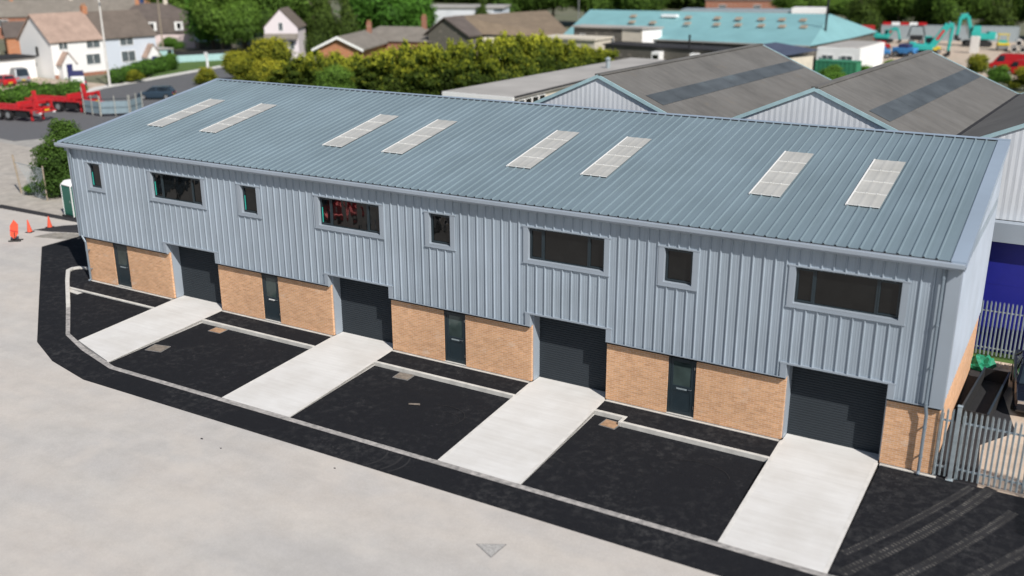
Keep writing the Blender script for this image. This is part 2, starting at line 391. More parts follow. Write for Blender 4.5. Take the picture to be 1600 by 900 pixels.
# kerb: raised return at the far end, flush sett channel along the front
KI = [(-.5, 1.22), (-1.61, .96), (-2.15, .97), (-2.42, .84), (-2.56, .6), (-2.42, .3), (-1.0, -.80), (2.42, -3.30), (5.52, -5.62), (7.66, -6.42), (10.3, -7.12), (39.0, -7.08)]
def strip_mesh(a, b, z0, z1, zt):
    s = MB()
    for i in range(len(a) - 1):
        A, B, C, D = a[i], a[i + 1], b[i + 1], b[i]
        za, zb = zt[i], zt[i + 1]
        s.hexa([(A[0], A[1], z0), (B[0], B[1], z0), (C[0], C[1], z0), (D[0], D[1], z0), (A[0], A[1], za), (B[0], B[1], zb), (C[0], C[1], zb), (D[0], D[1], za)])
    return s
struct(strip_mesh(KO[:8], KI[:8], -.2, 0, [.10, .10, .10, .10, .10, .10, .10, .0]).build('kerb_return', 'kerb_concrete', bevel=.012))
struct(strip_mesh(KO[7:], KI[7:], -.2, 0, [.001] * 5).build('kerb_channel', 'kerb_setts'))
# pale joint line behind the channel
# drives
DR = [[(5.86, -.12), (6.55, -5.97), (9.72, -6.93), (9.10, -.12), (5.84, 8.92)], [(15.76, -.12), (16.3, -7.10), (19.66, -7.09), (19.0, -.12), (15.78, 18.90)],
      [(25.6, -.12), (26.06, -7.09), (29.2, -7.09), (28.82, -.12), (25.66, 28.72)], [(35.34, -.12), (35.58, -7.09), (38.60, -7.09), (38.55, -.12), (35.40, 38.51)]]
for d in DR:
    a, b_, c, e, (r0, r1) = d
    s = MB()
    s.prism([b_, c, e, (r1, .0), (r1, .62), (r0, .62), (r0, .0), a], -.22, .004)
    s.mi = 1   # trowelled margins, 4 mm proud
    for p, q, sg in ((a, b_, 1), (e, c, -1)):
        s.prism([(p[0], p[1]), (q[0], q[1]), (q[0] + .12 * sg, q[1]), (p[0] + .12 * sg, p[1])][::sg], -.1, .008)
    struct(s.build('concrete_drive', ['drive_concrete', 'smooth_concrete']))
def lx(p, q, y): return p[0] + (q[0] - p[0]) * (y - p[1]) / (q[1] - p[1])
# path along the wall and the sunk parking bays
gaps = [(None, DR[0]), (DR[0], DR[1]), (DR[1], DR[2]), (DR[2], DR[3])]
kerby = [(-1.36, -1.36), (-1.38, -1.42), (-1.40, -1.46), (-1.02, -1.44)]
for i, (l, r) in enumerate(gaps):
    ky = kerby[i][0]; g = .003
    rx = lambda y: lx(r[0], r[1], y) - g
    lxx = (lambda y: lx(l[3], l[2], y) + g) if l else (lambda y: -.4)
    if i == 0:
        path = [(-2.42, .3), (-1.0, -.80), (-.5, -1.165), (-.245, ky), (rx(ky), ky), (rx(-.2), -.2), (-.7, -.2), (-.7, 1.2), (-1.61, .95), (-2.15, .96), (-2.41, .84), (-2.55, .6)]
        sheet('tarmac_path', path, .0, 'tarmac_path')
        bay = [(-.24, -1.36), (2.42, -3.295), (5.52, -5.615), (6.50, -5.96), (rx(-5.9), -5.9), (rx(-1.49), -1.49), (-.06, -1.49)]
        bay = [(-.05, -1.50), (2.42, -3.295), (5.52, -5.615), (6.49, -5.98), (rx(-1.50), -1.50)]
        sheet('tarmac_bay', bay, lambda x, y: -.05 if y > -2 else -.01, 'tarmac_bay')
        struct(MB().box(-.25, rx(-1.43), -1.5, -1.37, -.2, .012).build('kerb_edging', 'kerb_concrete', bevel=.01))
    elif i < 3:
        sheet('tarmac_path', [(lxx(ky), ky), (rx(ky), ky), (rx(-.2), -.2), (lxx(-.2), -.2)], .0, 'tarmac_path')
        k1 = kerby[i][1]
        s = MB(); 
        s.prism([(lxx(ky), ky - .13), (rx(ky), ky - .13), (rx(ky), ky - .002), (lxx(ky), ky - .002)], -.25, .03)
        struct(s.build('kerb_edging', 'kerb_concrete', bevel=.012))
        bay = [(lxx(ky - .13), ky - .13), (lxx(-7.0), -7.05), (rx(-7.0), -7.05), (rx(ky - .13), ky - .13)]
        if i == 1: bay = [(lxx(ky - .13), ky - .13), (9.75, -6.93), (10.3, -7.10), (rx(-7.1), -7.10), (rx(ky - .13), ky - .13)]
        sheet('tarmac_bay', bay, lambda x, y: -.14 if y > -2 else -.02, 'tarmac_bay')
    else:
        # the kerb steps forward beside the gully
        jx = 30.12; k2 = -1.44
        sheet('tarmac_path', [(lxx(ky), ky), (jx, ky), (jx, k2), (rx(k2), k2), (rx(-.2), -.2), (lxx(-.2), -.2)], .0, 'tarmac_path')
        struct(MB().box(lxx(ky), jx + .13 - .13, ky - .13, ky - .002, -.25, .022).box(jx - .13, jx - .001, k2 - .13, ky - .132, -.25, .022)
               .prism([(jx + .001, k2 - .13), (rx(k2), k2 - .13), (rx(k2), k2 - .002), (jx + .001, k2 - .002)], -.25, .022).build('kerb_edging', 'kerb_concrete', bevel=.012))
        sheet('tarmac_bay', [(lxx(ky - .13), ky - .13), (lxx(-7.0), -7.05), (rx(-7.0), -7.05), (rx(k2 - .13), k2 - .13), (jx - .14, k2 - .13), (jx - .14, ky - .13)],
              lambda x, y: -.15 if y > -2 else -.02, 'tarmac_bay')
# plinth channel at the foot of the wall
s = MB()
for x0, x1 in ((-.35, 5.75), (9.12, 15.7), (19.02, 25.55), (28.84, 35.3), (38.6, 40.3)):
    s.mi = 0; s.box(x0, x1, -.20, -.11, -.2, .02); s.mi = 1; s.box(x0, x1, -.108, -.002, -.2, .004)
struct(s.build('plinth_channel', ['kerb_concrete', 'iron']))

# tyre marks and dust on the apron: thin sheets of dried mud lying on the tarmac
def arc_pts(p, c, q, n):
    out = []
    for i in range(n + 1):
        t = i / n; out.append(((1 - t) ** 2 * p[0] + 2 * t * (1 - t) * c[0] + t * t * q[0], (1 - t) ** 2 * p[1] + 2 * t * (1 - t) * c[1] + t * t * q[1]))
    return out
s = MB(); s.keep = False
def track(p, c, q, n, w, ticks=True, solid=False, z=-.002, prob=.85):
    pts = arc_pts(p, c, q, n)
    for i in range(n):
        (x0, y0), (x1, y1) = pts[i], pts[i + 1]; dx, dy = x1 - x0, y1 - y0; L = math.hypot(dx, dy); nx, ny = -dy / L, dx / L
        if ticks:
            for side in (-1, 1):
                if rnd.random() > prob: continue
                a0 = .05 * side; a1 = (w + rnd.uniform(-.02, .03)) * side; k = .34
                s.poly([(x0 + nx * a0, y0 + ny * a0, z), (x0 + nx * a1, y0 + ny * a1, z), (x0 + dx * k + nx * a1, y0 + dy * k + ny * a1, z), (x0 + dx * k + nx * a0, y0 + dy * k + ny * a0, z)])
tr = [((41.35, -.2), (40.3, -3.0), (38.75, -5.9), .10), ((41.9, .0), (40.9, -3.2), (38.9, -6.9), .15), ((42.6, -1.2), (41.5, -4.2), (39.6, -7.6), .13), ((43.4, -2.6), (42.2, -5.0), (40.4, -8.2), .15), ((43.9, -3.2), (42.9, -5.5), (41.3, -8.3), .12)]
for p, c, q, wd in tr: track(p, c, q, 60, wd)
struct(s.build('tyre_marks', 'dust'))
s = MB()
def band(p, c, q, w, n=40, z=-.003):
    pts = arc_pts(p, c, q, n)
    for i in range(n):
        (x0, y0), (x1, y1) = pts[i], pts[i + 1]; dx, dy = x1 - x0, y1 - y0; L = math.hypot(dx, dy); nx, ny = -dy / L * w, dx / L * w
        s.poly([(x0 - nx, y0 - ny, z), (x1 - nx, y1 - ny, z), (x1 + nx, y1 + ny, z), (x0 + nx, y0 + ny, z)])

for p, c, q, wd in tr: band(p, c, q, wd + .03, z=-.0045)
band((24.3, -7.42), (24.6, -8.0), (24.2, -8.5), .035); band((24.9, -7.42), (25.1, -8.0), (24.8, -8.5), .04); band((25.2, -7.42), (25.5, -8.0), (25.1, -8.5), .03)
struct(s.build('dust_marks', 'dust_faint'))
# faint circular scuffs in the bays
s = MB()
def ring(cx, cy, r, a0, a1, w, zz):
    n = 40
    for i in range(n):
        t0 = a0 + (a1 - a0) * i / n; t1 = a0 + (a1 - a0) * (i + 1) / n
        P = lambda t, rr: (cx + rr * math.cos(t), cy + rr * .8 * math.sin(t), zz(cy + rr * .8 * math.sin(t)))
        s.poly([P(t0, r), P(t1, r), P(t1, r + w), P(t0, r + w)])
bz = lambda ky, zk: (lambda y: zk + ((-7.05 - 0 - 0) and ( (y - (ky - .13)) / (-7.05 - (ky - .13))) * (-.02 - zk)) + .004)
ring(24.1, -4.1, .95, -.9, 2.2, .03, bz(-1.40, -.11)); ring(24.3, -4.4, .75, -.6, 2.3, .02, bz(-1.40, -.11)); ring(33.6, -3.6, 1.1, .3, 2.9, .025, bz(-1.3, -.13))
struct(s.build('scuff_marks', 'dust_faint'))

# ================================================================== MAIN BUILDING
GAR = [(5.77, 8.99), (15.72, 18.94), (25.60, 28.77), (35.34, 38.56)]
DOR = [(1.69, 2.75), (11.67, 12.67), (21.56, 22.59), (31.17, 32.21)]
WID = [(5.25, 8.54), (15.43, 18.63), (25.51, 28.61), (35.35, 38.60)]
SML = [(.79, 1.66), (10.99, 11.92), (21.06, 22.05), (30.87, 31.90)]
ZC, ZL, ZT = 2.30, 2.81, 6.93
WZ0, WZ1 = 4.955, 6.165
X0, X1, D = -.62, 40.16, 10.42
RX0, RX1 = -1.12, 40.28
PITCHX = .3685
bl = thing('industrial_building', 'long two-storey grey metal-clad industrial unit terrace with buff brick base and four dark shutters', 'building', (0, 0, 0))
def roofz(y): return 7.08 + (y + .15) * (9.06 - 7.08) / 10.65
# --- roof sheet
def rib_profile(x0, x1, pitch, h, base, top, phase=0., micro=0.):
    pts = []; x = x0 + phase
    pts.append((x0, 0.))
    while x < x1 - base:
        if x > x0 + .01:
            pts += [(x - base / 2, 0), (x - top / 2, h), (x + top / 2, h), (x + base / 2, 0)]
            if micro and x + pitch < x1:
                for k in (.38, .62):
                    xm = x + pitch * k; pts += [(xm - .018, 0), (xm, micro), (xm + .018, 0)]
        x += pitch
    pts.append((x1, 0.)); return pts
pr = rib_profile(RX0 + .28, RX1 - .42, PITCHX, .042, .080, .035, .14)
s = MB()
y0, y1 = -.22, 10.30
for (xa, ha), (xb, hb) in zip(pr[:-1], pr[1:]):
    s.poly([(xa, y0, roofz(y0) + ha), (xb, y0, roofz(y0) + hb), (xb, y1, roofz(y1) + hb), (xa, y1, roofz(y1) + ha)])
s.box(RX0 + .1, RX1 - .1, 0, 10.2, 6.6, 6.98)
s.build('roof', 'roofmetal', bl)
def comb(y0c, y1c, h_gap, h_rib, z0):      # foam filler strip following the ribs
    pts = [(RX0 + .3, z0 - .02)]; x = RX0 + .28 + .14; top = []; k = 0
    while x < RX1 - .55:
        hr = h_rib if k % 3 != 1 or h_gap else .004
        top += [(x - .036, z0 + h_gap), (x - .03, z0 + hr), (x + .03, z0 + hr), (x + .036, z0 + h_gap)]; x += PITCHX; k += 1
    pts += [(RX1 - .5, z0 - .02), (RX1 - .5, z0 + h_gap)] + top[::-1] + [(RX0 + .3, z0 + h_gap)]
    s = MB(); s.extrude(pts, 'y', y0c, y1c); s.build('rib_filler', 'dark_gap', bl)
comb(10.262, 10.30, .036, .002, roofz(10.27)); comb(y0 - .012, y0 - .002, .003, .036, roofz(y0))
# --- skylights
for x0 in (2.05, 5.42, 13.14, 16.48, 22.98, 26.24, 32.72, 35.97):
    n = round((x0 - (RX0 + .42)) / PITCHX); xs = RX0 + .42 + n * PITCHX - .06; xe = xs + PITCHX * 3 - .02
    p = rib_profile(xs, xe, PITCHX, .007, .20, .035, .06 + .0, 0)
    s = MB()
    for ya, yb in ((2.87, 7.20),):
        for (xa, ha), (xb, hb) in zip(p[:-1], p[1:]):
            s.poly([(xa, ya, roofz(ya) + ha + .046), (xb, ya, roofz(ya) + hb + .046), (xb, yb, roofz(yb) + hb + .046), (xa, yb, roofz(yb) + ha + .046)])
    s.mi = 1; s.hexa([(xs - .03, 2.87, roofz(2.87) + .02), (xs + .02, 2.87, roofz(2.87) + .02), (xs + .02, 7.2, roofz(7.2) + .02), (xs - .03, 7.2, roofz(7.2) + .02), (xs - .03, 2.87, roofz(2.87) + .06), (xs + .02, 2.87, roofz(2.87) + .06), (xs + .02, 7.2, roofz(7.2) + .06), (xs - .03, 7.2, roofz(7.2) + .06)])
    for yy in (2.87, 3.98, 5.06, 6.13):
        for j in range(3):
            xa = xs + .07 + j * PITCHX + .02; xb = xa + PITCHX - .09
            s.box(xa, min(xb, xe), yy, yy + .035, roofz(yy) + .047, roofz(yy) + .062)
            s.box(xa - .075, xa - .025, yy - .0, yy + .05, roofz(yy) + .05, roofz(yy) + .075)
    s.build('skylight', ['rooflight_grp', 'lap_white'], bl)
# --- ridge, verges, eaves gutter
s = MB(); s.extrude([(10.285, roofz(10.3) + .050), (10.50, 9.095), (10.50, 8.85), (10.44, 8.85), (10.44, 8.95), (10.285, roofz(10.3) + .034)], 'x', RX0, RX1)
s.build('ridge_flashing', 'ridgemetal', bl)
for nm, a, b_ in (('verge_flashing', RX0, RX0 + .28), ('verge_flashing', RX1 - .42, RX1)):
    s = MB(); ya, yb = -.26, 10.30; z = lambda y: roofz(y) + .035
    s.hexa([(a, ya, z(ya) - .30), (b_, ya, z(ya) - .02), (b_, yb, z(yb) - .02), (a, yb, z(yb) - .30), (a, ya, z(ya)), (b_, ya, z(ya)), (b_, yb, z(yb)), (a, yb, z(yb))]) if a == RX0 else \
        s.hexa([(a, ya, z(ya) - .02), (b_, ya, z(ya) - .30), (b_, yb, z(yb) - .30), (a, yb, z(yb) - .02), (a, ya, z(ya)), (b_, ya, z(ya)), (b_, yb, z(yb)), (a, yb, z(yb))])
    s.build(nm, 'ridgemetal', bl)
s = MB(); s.extrude([(-.235, 7.045), (-.40, 7.045), (-.42, 7.06), (-.44, 7.045), (-.44, 6.93), (-.40, 6.86), (-.10, 6.86), (-.10, 6.93), (-.235, 6.93)], 'x', RX0, RX1)
s.build('gutter', 'flashing', bl)
# --- front cladding, cut round the openings
def zints(x):
    lo = ZC
    for a, b_ in GAR:
        if a < x < b_: lo = ZL
    iv = [(lo, ZT)]
    for a, b_ in WID + SML:
        if a < x < b_: iv = [(lo, WZ0), (WZ1, ZT)]
    return iv
pr = rib_profile(X0, X1 - .35, PITCHX, .046, .068, .030, .30, .006)
cuts = sorted(set([v for ab in GAR + WID + SML for v in ab]))
def hx(x):
    for (xa, ha), (xb, hb) in zip(pr[:-1], pr[1:]):
        if xa <= x <= xb: return ha + (hb - ha) * (x - xa) / max(1e-6, xb - xa)
    return 0
xs = sorted(set([p[0] for p in pr] + cuts)); s = MB()
YF = -.085
hs = {p[0]: p[1] for p in pr}
for xa, xb in zip(xs[:-1], xs[1:]):
    if xb - xa < 1e-5: continue
    ha = hs.get(xa, None); ha = hx(xa) if ha is None else ha; hb = hs.get(xb, None); hb = hx(xb) if hb is None else hb
    for z0, z1 in zints((xa + xb) / 2):
        s.poly([(xa, YF - ha, z0), (xb, YF - hb, z0), (xb, YF - hb, z1), (xa, YF - ha, z1)])
s.build('cladding', 'cladding', bl)
# side claddings and rear wall
def side(xf, sgn, nm):
    s = MB(); y = .02; 
    pts = [(-.085, 0.)]
    yy = .15
    while yy < D - .1:
        pts += [(yy - .04, 0), (yy - .015, .03), (yy + .015, .03), (yy + .04, 0)]; yy += PITCHX
    pts.append((D, 0.))
    for (ya, ha), (yb, hb) in zip(pts[:-1], pts[1:]):
        s.poly([(xf + sgn * ha, ya, ZC), (xf + sgn * hb, yb, ZC), (xf + sgn * hb, yb, roofz(yb) - .04), (xf + sgn * ha, ya, roofz(ya) - .04)])
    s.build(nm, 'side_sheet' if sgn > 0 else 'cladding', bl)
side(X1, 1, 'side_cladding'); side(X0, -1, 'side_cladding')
MB().box(X0 + .05, X1 - .05, D - .12, D, 0, 8.6).build('rear_wall', 'cladding', bl)
# --- brickwork
s = MB()
segs = []; x = -.3
for (d0, d1), (g0, g1) in zip(DOR, GAR): segs += [(x, d0), (d1, g0)]; x = g1
segs.append((x, 40.14))
for a, b_ in segs: MB().box(a, b_, .0, .11, 0, ZC + .08).build('brick_wall', 'buff_brick', bl)
MB().box(40.03, 40.14, .112, D - .1, 0, ZC + .08).build('brick_wall', 'buff_brick', bl); MB().box(-.3, -.19, .112, D - .1, 0, ZC + .08).build('brick_wall', 'buff_brick', bl)
MB().box(-.16, 40.0, .66, .76, 0, 6.5).build('inner_wall', 'dark_gap', bl)
# --- drip flashing under cladding
s = MB(); x = X0
for a, b_ in GAR + [(X1, None)]:
    s.box(x, a - .0, -.150, .0, ZC - .035, ZC + .012); s.box(x, a, -.150, -.142, ZC - .035, ZC + .05)
    x = b_
s.build('drip_flashing', 'flashing', bl)
for (a, b_) in GAR:
    s = MB()
    s.box(a - .20, a, -.146, -.06, ZC + .014, ZL); s.box(b_, b_ + .20, -.146, -.06, ZC + .014, ZL)
    s.box(a - .22, b_ + .22, -.152, -.06, ZL + .001, ZL + .06)
    s.box(a + .002, b_ - .002, -.06, .55, ZL + .001, ZL + .06)        # soffit
    s.box(a - .001 + .0, a + .05, .112, .60, 0.01, ZL); s.box(b_ - .05, b_, .112, .60, .01, ZL)   # steel jambs behind the brick
    s.box(a, a + .012, -.06, .11, ZC + .012, ZL); s.box(b_ - .012, b_, -.06, .11, ZC + .012, ZL)
    s.build('door_surround', 'flashing', bl)
    # roller shutter: curved slats
    s = MB(); n = 30; h = (ZL - .05) / n
    for i in range(n):
        z = .06 + i * h; q = lambda y, t: (y, z + t * h)
        for mi, (ya, ta), (yb, tb) in ((1, (0, 0), (.0, .14)), (1, (0, .14), (-.016, .20)), (0, (-.016, .20), (-.018, .80)), (0, (-.018, .80), (0, 1.))):
            s.mi = mi; s.poly([(a + .05, .575 + ya, z + ta * h), (b_ - .05, .575 + ya, z + ta * h), (b_ - .05, .575 + yb, z + tb * h), (a + .05, .575 + yb, z + tb * h)])
    sh = s.build('roller_shutter', ['shuttermetal', 'shutter_groove'], bl)
    MB().box(a + .05, b_ - .05, .54, .60, .005, .07).build('bottom_rail', 'shuttermetal', sh)
# --- doors
for i, (a, b_) in enumerate(DOR):
    fr = .085; zt = ZC - .04
    s = MB(); s.box(a, a + fr, .03, .10, 0.03, zt); s.box(b_ - fr, b_, .03, .10, .03, zt); s.box(a + fr, b_ - fr, .03, .10, zt - .10, zt)
    s.mi = 1; s.box(a, b_, -.05, .11, 0.005, .03)
    dr = s.build('door', ['anthracite', 'kerb_concrete'], bl, bevel=.006)
    s = MB(); x0, x1 = a + fr + .004, b_ - fr - .004
    s.box(x0, x0 + .10, .045, .09, .04, zt - .105); s.box(x1 - .10, x1, .045, .09, .04, zt - .105)
    s.box(x0 + .1, x1 - .1, .045, .09, zt - .22, zt - .105); s.box(x0 + .1, x1 - .1, .045, .09, .04, .16); s.box(x0 + .1, x1 - .1, .045, .09, .92, 1.14)
    s.box(x0 + .1, x1 - .1, .06, .08, .16, .92)
    s.build('door_leaf', 'anthracite', dr, bevel=.006)
    MB().box(x0 + .1, x1 - .1, .065, .075, 1.14, zt - .22).build('glass_pane', 'door_glass', dr)
    MB().box(x0 + .24, x1 - .24, .034, .044, 1.0, 1.055).build('letterbox', 'lap_white' if i == 1 else 'galv', dr)
    MB().tube((x1 - .06, .0, 1.06), (x1 - .17, .0, 1.06), .011).tube((x1 - .06, .0, 1.06), (x1 - .06, .045, 1.06), .010).build('handle', 'chrome', dr)
    for z in (.35, 1.85): MB().tube((x1 + .03, .022, z), (x1 + .03, .022, z + .11), .011).build('hinge', 'chrome', dr)
# --- windows
def window(a, b_, lights, film):
    z0, z1 = WZ0, WZ1; fd = .055; s = MB()
    s.box(a, a + fd, .0, .06, z0, z1); s.box(b_ - fd, b_, .0, .06, z0, z1); s.box(a + fd, b_ - fd, .0, .06, z0, z0 + fd); s.box(a + fd, b_ - fd, .0, .06, z1 - fd, z1)
    xs = [a] + lights + [b_]
    for x in lights: s.box(x - .035, x + .035, .001, .058, z0 + fd, z1 - fd)
    for k, (p, q) in enumerate(zip(xs[:-1], xs[1:])):    # opening sashes at the ends
        if len(xs) == 2 or k in (0, len(xs) - 2):
            p2 = p + (fd if k == 0 else .035) ; q2 = q - (fd if k == len(xs) - 2 else .035); e = .045
            s.box(p2, p2 + e, -.012, .05, z0 + fd, z1 - fd); s.box(q2 - e, q2, -.012, .05, z0 + fd, z1 - fd)
            s.box(p2 + e, q2 - e, -.012, .05, z0 + fd, z0 + fd + e); s.box(p2 + e, q2 - e, -.012, .05, z1 - fd - e, z1 - fd)
    w = s.build('window', 'anthracite', bl)
    MB().box(a + fd * .5, b_ - fd * .5, .030, .040, z0 + .02, z1 - .02).build('pane', 'window_glass', w)
    s = MB(); g = .004    # pressed metal surround with reveals
    tw = .20
    s.box(a - tw, a - .0, -.140, -.06, z0 - .12, z1 + .03); s.box(b_, b_ + tw, -.140, -.06, z0 - .12, z1 + .03)
    s.box(a - tw - .04, b_ + tw + .04, -.150, -.06, z1 + .032, z1 + .075)
    s.box(a, b_, -.140, -.06, z0 - .12, z0 - .001); s.box(a - tw - .03, b_ + tw + .03, -.155, -.06, z0 - .145, z0 - .122)
    s.box(a - .001, a + .010, -.06, .0 - .001, z0, z1); s.box(b_ - .010, b_ + .001, -.06, -.001, z0, z1)
    s.box(a + .01, b_ - .01, -.06, -.001, z1 - .010, z1 + .03); s.hexa([(a, -.14, z0 - .03), (b_, -.14, z0 - .03), (b_, -.001, z0 - .01), (a, -.001, z0 - .01), (a, -.142, z0 - .002), (b_, -.142, z0 - .002), (b_, -.001, z0 + .012), (a, -.001, z0 + .012)])
    s.build('window_surround', 'flashing', bl)
    if film: MB().box(a + fd + .045, a + fd + .058, -.014, .03, z0 + .12, z1 - .45).build('protective_film', 'teal_film', w)
for i in range(4):
    a, b_ = WID[i]; L = b_ - a
    window(a, b_, [a + L * .19, b_ - L * .22], i in (0, 1))
    a, b_ = SML[i]; window(a, b_, [], i in (0, 1))
# --- corner flashings, downpipes
s = MB(); s.box(X1 - .35, X1 + .04, -.135, -.06, ZC - .02, 6.86); s.box(X1 + .001, X1 + .045, -.06, .22, ZC - .02, 7.0); s.build('corner_flashing', 'flashing', bl)
s = MB(); s.box(X0 - .03, X0 + .18, -.135, -.06, ZC - .02, 6.86); s.box(X0 - .035, X0 - .001, -.06, .2, ZC - .02, 7.0); s.build('corner_flashing', 'flashing', bl)
for x, xb in ((X0 + .30, -.12), (39.72, 39.78)):
    s = MB(); y = -.215
    s.tube((x, -.27, 6.88), (x, y, 6.72), .052, n=14); s.tube((x, y, 6.72), (x, y, ZC + .1), .052, n=14); s.tube((x, y, ZC + .1), (xb, y + .03, ZC - .25), .052, n=14); s.tube((xb, y + .03, ZC - .25), (xb, y + .03, .10), .052, n=14)
    s.tube((xb, y + .03, .10), (xb, y - .10, .03), .052, n=14)
    for z in (6.5, 5.0, 3.6, 2.42, 1.6, .6):
        xx = x if z > ZC else xb; s.tube((xx, y + (.03 if z < ZC else 0), z), (xx, y + (.03 if z < ZC else 0), z + .05), .064, n=14); s.box(xx - .02, xx + .02, y + .05, -.002 if z < ZC else -.086, z, z + .04)
    s.build('downpipe', 'downpipe', bl, smooth=False)

# ================================================================== SMALL THINGS ON THE FORECOURT
def board(x, y, rz, w, d, z, mat, label, tilt=0, name='gully_cover'):
    t = thing(name, label, 'drain cover', (x, y, z), rz)
    t.rotation_euler = (tilt, 0, rz)
    MB().box(-w / 2, w / 2, -d / 2, d / 2, 0, .02).build('board', mat, t, bevel=.004)
    s = MB(); s.box(-w / 2 - .04, w / 2 + .04, -d / 2 - .04, -d / 2 - .012, -.01, .012); s.box(-w / 2 - .04, w / 2 + .04, d / 2 + .012, d / 2 + .04, -.01, .012)
    s.box(-w / 2 - .04, -w / 2 - .012, -d / 2 - .01, d / 2 + .01, -.01, .012); s.box(w / 2 + .012, w / 2 + .04, -d / 2 - .01, d / 2 + .01, -.01, .012)
    s.build('frame', 'iron', t)
board(10.62, -1.86, R(3), .62, .46, -.12, 'wood_board', 'orange-brown timber board over the gully by the kerb of the second bay')
board(10.15, -4.80, R(12), .72, .60, -.052, 'wood_grey', 'greenish-grey board lying in the second bay beside the first concrete drive')
board(.55, -1.70, R(-5), .95, .26, -.045, 'kerb_concrete', 'pale concrete slab over the gully in the leftmost bay')
board(20.85, -1.86, R(5), .62, .50, -.12, 'wood_grey', 'brown-grey board over the gully under the kerb of the third bay')
board(29.72, -1.62, R(-4), .56, .50, -.13, 'wood_board', 'split red-brown board over the gully beside the stepped kerb')
t = tag(MB().extrude([(0, 0), (.1, .02), (.0, .05), (.42, .07), (.45, -.06), (.02, -.04)], 'z', 0, .012).build('scrap_timber', 'wood_grey'), 'thin splinter of scrap timber lying in the middle of the third bay', 'scrap')
t.location = (22.6, -3.95, -.062); t.rotation_euler = (0, 0, .4)
# triangular manhole
t = thing('manhole_cover', 'triangular cast iron manhole cover set in the pale concrete yard', 'manhole cover', (0, 0, 0))
cxm, cym = 30.22, -10.55
tri = [(cxm - .42, cym - .02), (cxm + .22, cym - .34), (cxm + .26, cym + .36)]
sh_ = lambda k: [(cxm + (x - cxm) * k, cym + (y - cym) * k) for x, y in tri]
MB().prism(sh_(1.12), -.05, -.009).build('frame', 'iron', t)
s = MB(); s.prism(sh_(1.0), -.03, -.004)
for i in range(6):
    for j in range(6 - i):
        u_, v_ = (i + .6) / 6.6, (j + .6) / 6.6; w_ = 1 - u_ - v_
        if w_ < .05: continue
        px = tri[0][0] * u_ + tri[1][0] * v_ + tri[2][0] * w_; py = tri[0][1] * u_ + tri[1][1] * v_ + tri[2][1] * w_; s.box(px - .025, px + .025, py - .012, py + .012, -.004, .001)
s.build('cover', 'manhole_iron', t)

for i, (x, y, r) in enumerate([(18.2, -9.86, .055), (19.28, -10.03, .04), (23.49, -9.18, .045)]):
    s = MB(); n = 7
    ring_ = [(r * (1.3 if k % 3 else .9) * math.cos(k * 6.283 / n), r * .6 * math.sin(k * 6.283 / n)) for k in range(n)]
    s.mesh([(a, b_, 0) for a, b_ in ring_] + [(a * .6, b_ * .6, r * .5) for a, b_ in ring_], [(k, (k + 1) % n, (k + 1) % n + n, k + n) for k in range(n)] + [tuple(range(n, 2 * n))])
    o = tag(s.build('stone', 'dark_asphalt'), 'small dark stone lying on the pale concrete near the tarmac strip', 'stone', 'small dark stones on the concrete yard'); o.location = (x, y, -.016)
# cones, folded sign, toilet
def cone(x, y, h, label, lean=0):
    t = thing('traffic_cone', label, 'traffic cone', (x, y, -.01), .3, 'traffic cones by the far corner'); t.rotation_euler = (0, lean, .3)
    s = MB(); s.tube((0, 0, .03), (0, 0, h), .15, .03, 16); s.build('cone_body', 'orange_red', t, smooth=False)
    MB().box(-.20, .20, -.20, .20, 0, .035).build('base', 'rubber', t, bevel=.01)
cone(-11.55, 4.28, .76, 'orange-red traffic cone standing between the red folded sign and the other cone', -.06)
cone(-11.5, 5.60, .70, 'orange-red traffic cone furthest back, beside the dark tarmac heap')
t = thing('folded_sign', 'bright red folded roadworks sign standing on its black feet', 'sign', (-10.5, 2.64, 0), R(35))
s = MB(); s.prism([(0, 0), (0, 0), (0, 0)], 0, 0) if False else None
s.extrude([(-.27, .30), (-.05, .10), (.20, .42), (.27, .98), (.06, 1.26), (-.20, .90)], 'y', -.012, .012); s.build('sign_face', 'orange_red', t)
MB().extrude([(-.24, .60), (.22, .50), (.23, .54), (-.235, .66)], 'y', -.022, -.013).build('fold', 'red_paint', t)
s = MB(); s.box(-.35, .35, -.22, -.12, 0, .05); s.box(-.35, .35, .12, .22, 0, .05); s.bar((0, -.12, .03), (0, -.03, .5), .03, .03); s.bar((0, .12, .03), (0, .03, .5), .03, .03); s.build('feet', 'rubber', t)
t = thing('portable_toilet', 'green portable toilet cabin with a white roof at the far corner', 'toilet', (-12.45, 8.35, -.01), R(-8))
s = MB(); s.box(-.55, .55, -.55, .55, .12, 2.05)
for k in (-.55, .49):
    for j in (-.58, .52): s.box(k, k + .06, j, j + .06, .05, 2.08)
s.box(-.45, .45, -.585, -.552, .2, 1.95); s.build('cabin', 'toilet_green', t, bevel=.01)
for k in (-.60, .55): MB().box(k, k + .05, -.60, -.55, .05, 2.08).build('corner_trim', 'white_paint', t)
MB().box(.552, .60, .50, .55, .05, 2.08).build('corner_trim', 'white_paint', t)
MB().hexa([(-.62, -.62, 2.08), (.62, -.62, 2.08), (.62, .62, 2.08), (-.62, .62, 2.08), (-.42, -.42, 2.36), (.42, -.42, 2.36), (.42, .42, 2.36), (-.42, .42, 2.36)]).build('roof', 'white_paint', t, bevel=.04)
MB().box(-.7, .7, -.7, .7, 0, .12).build('base', 'rubber', t)
MB().box(.30, .36, -.60, -.586, 1.0, 1.14).build('handle', 'chrome', t)

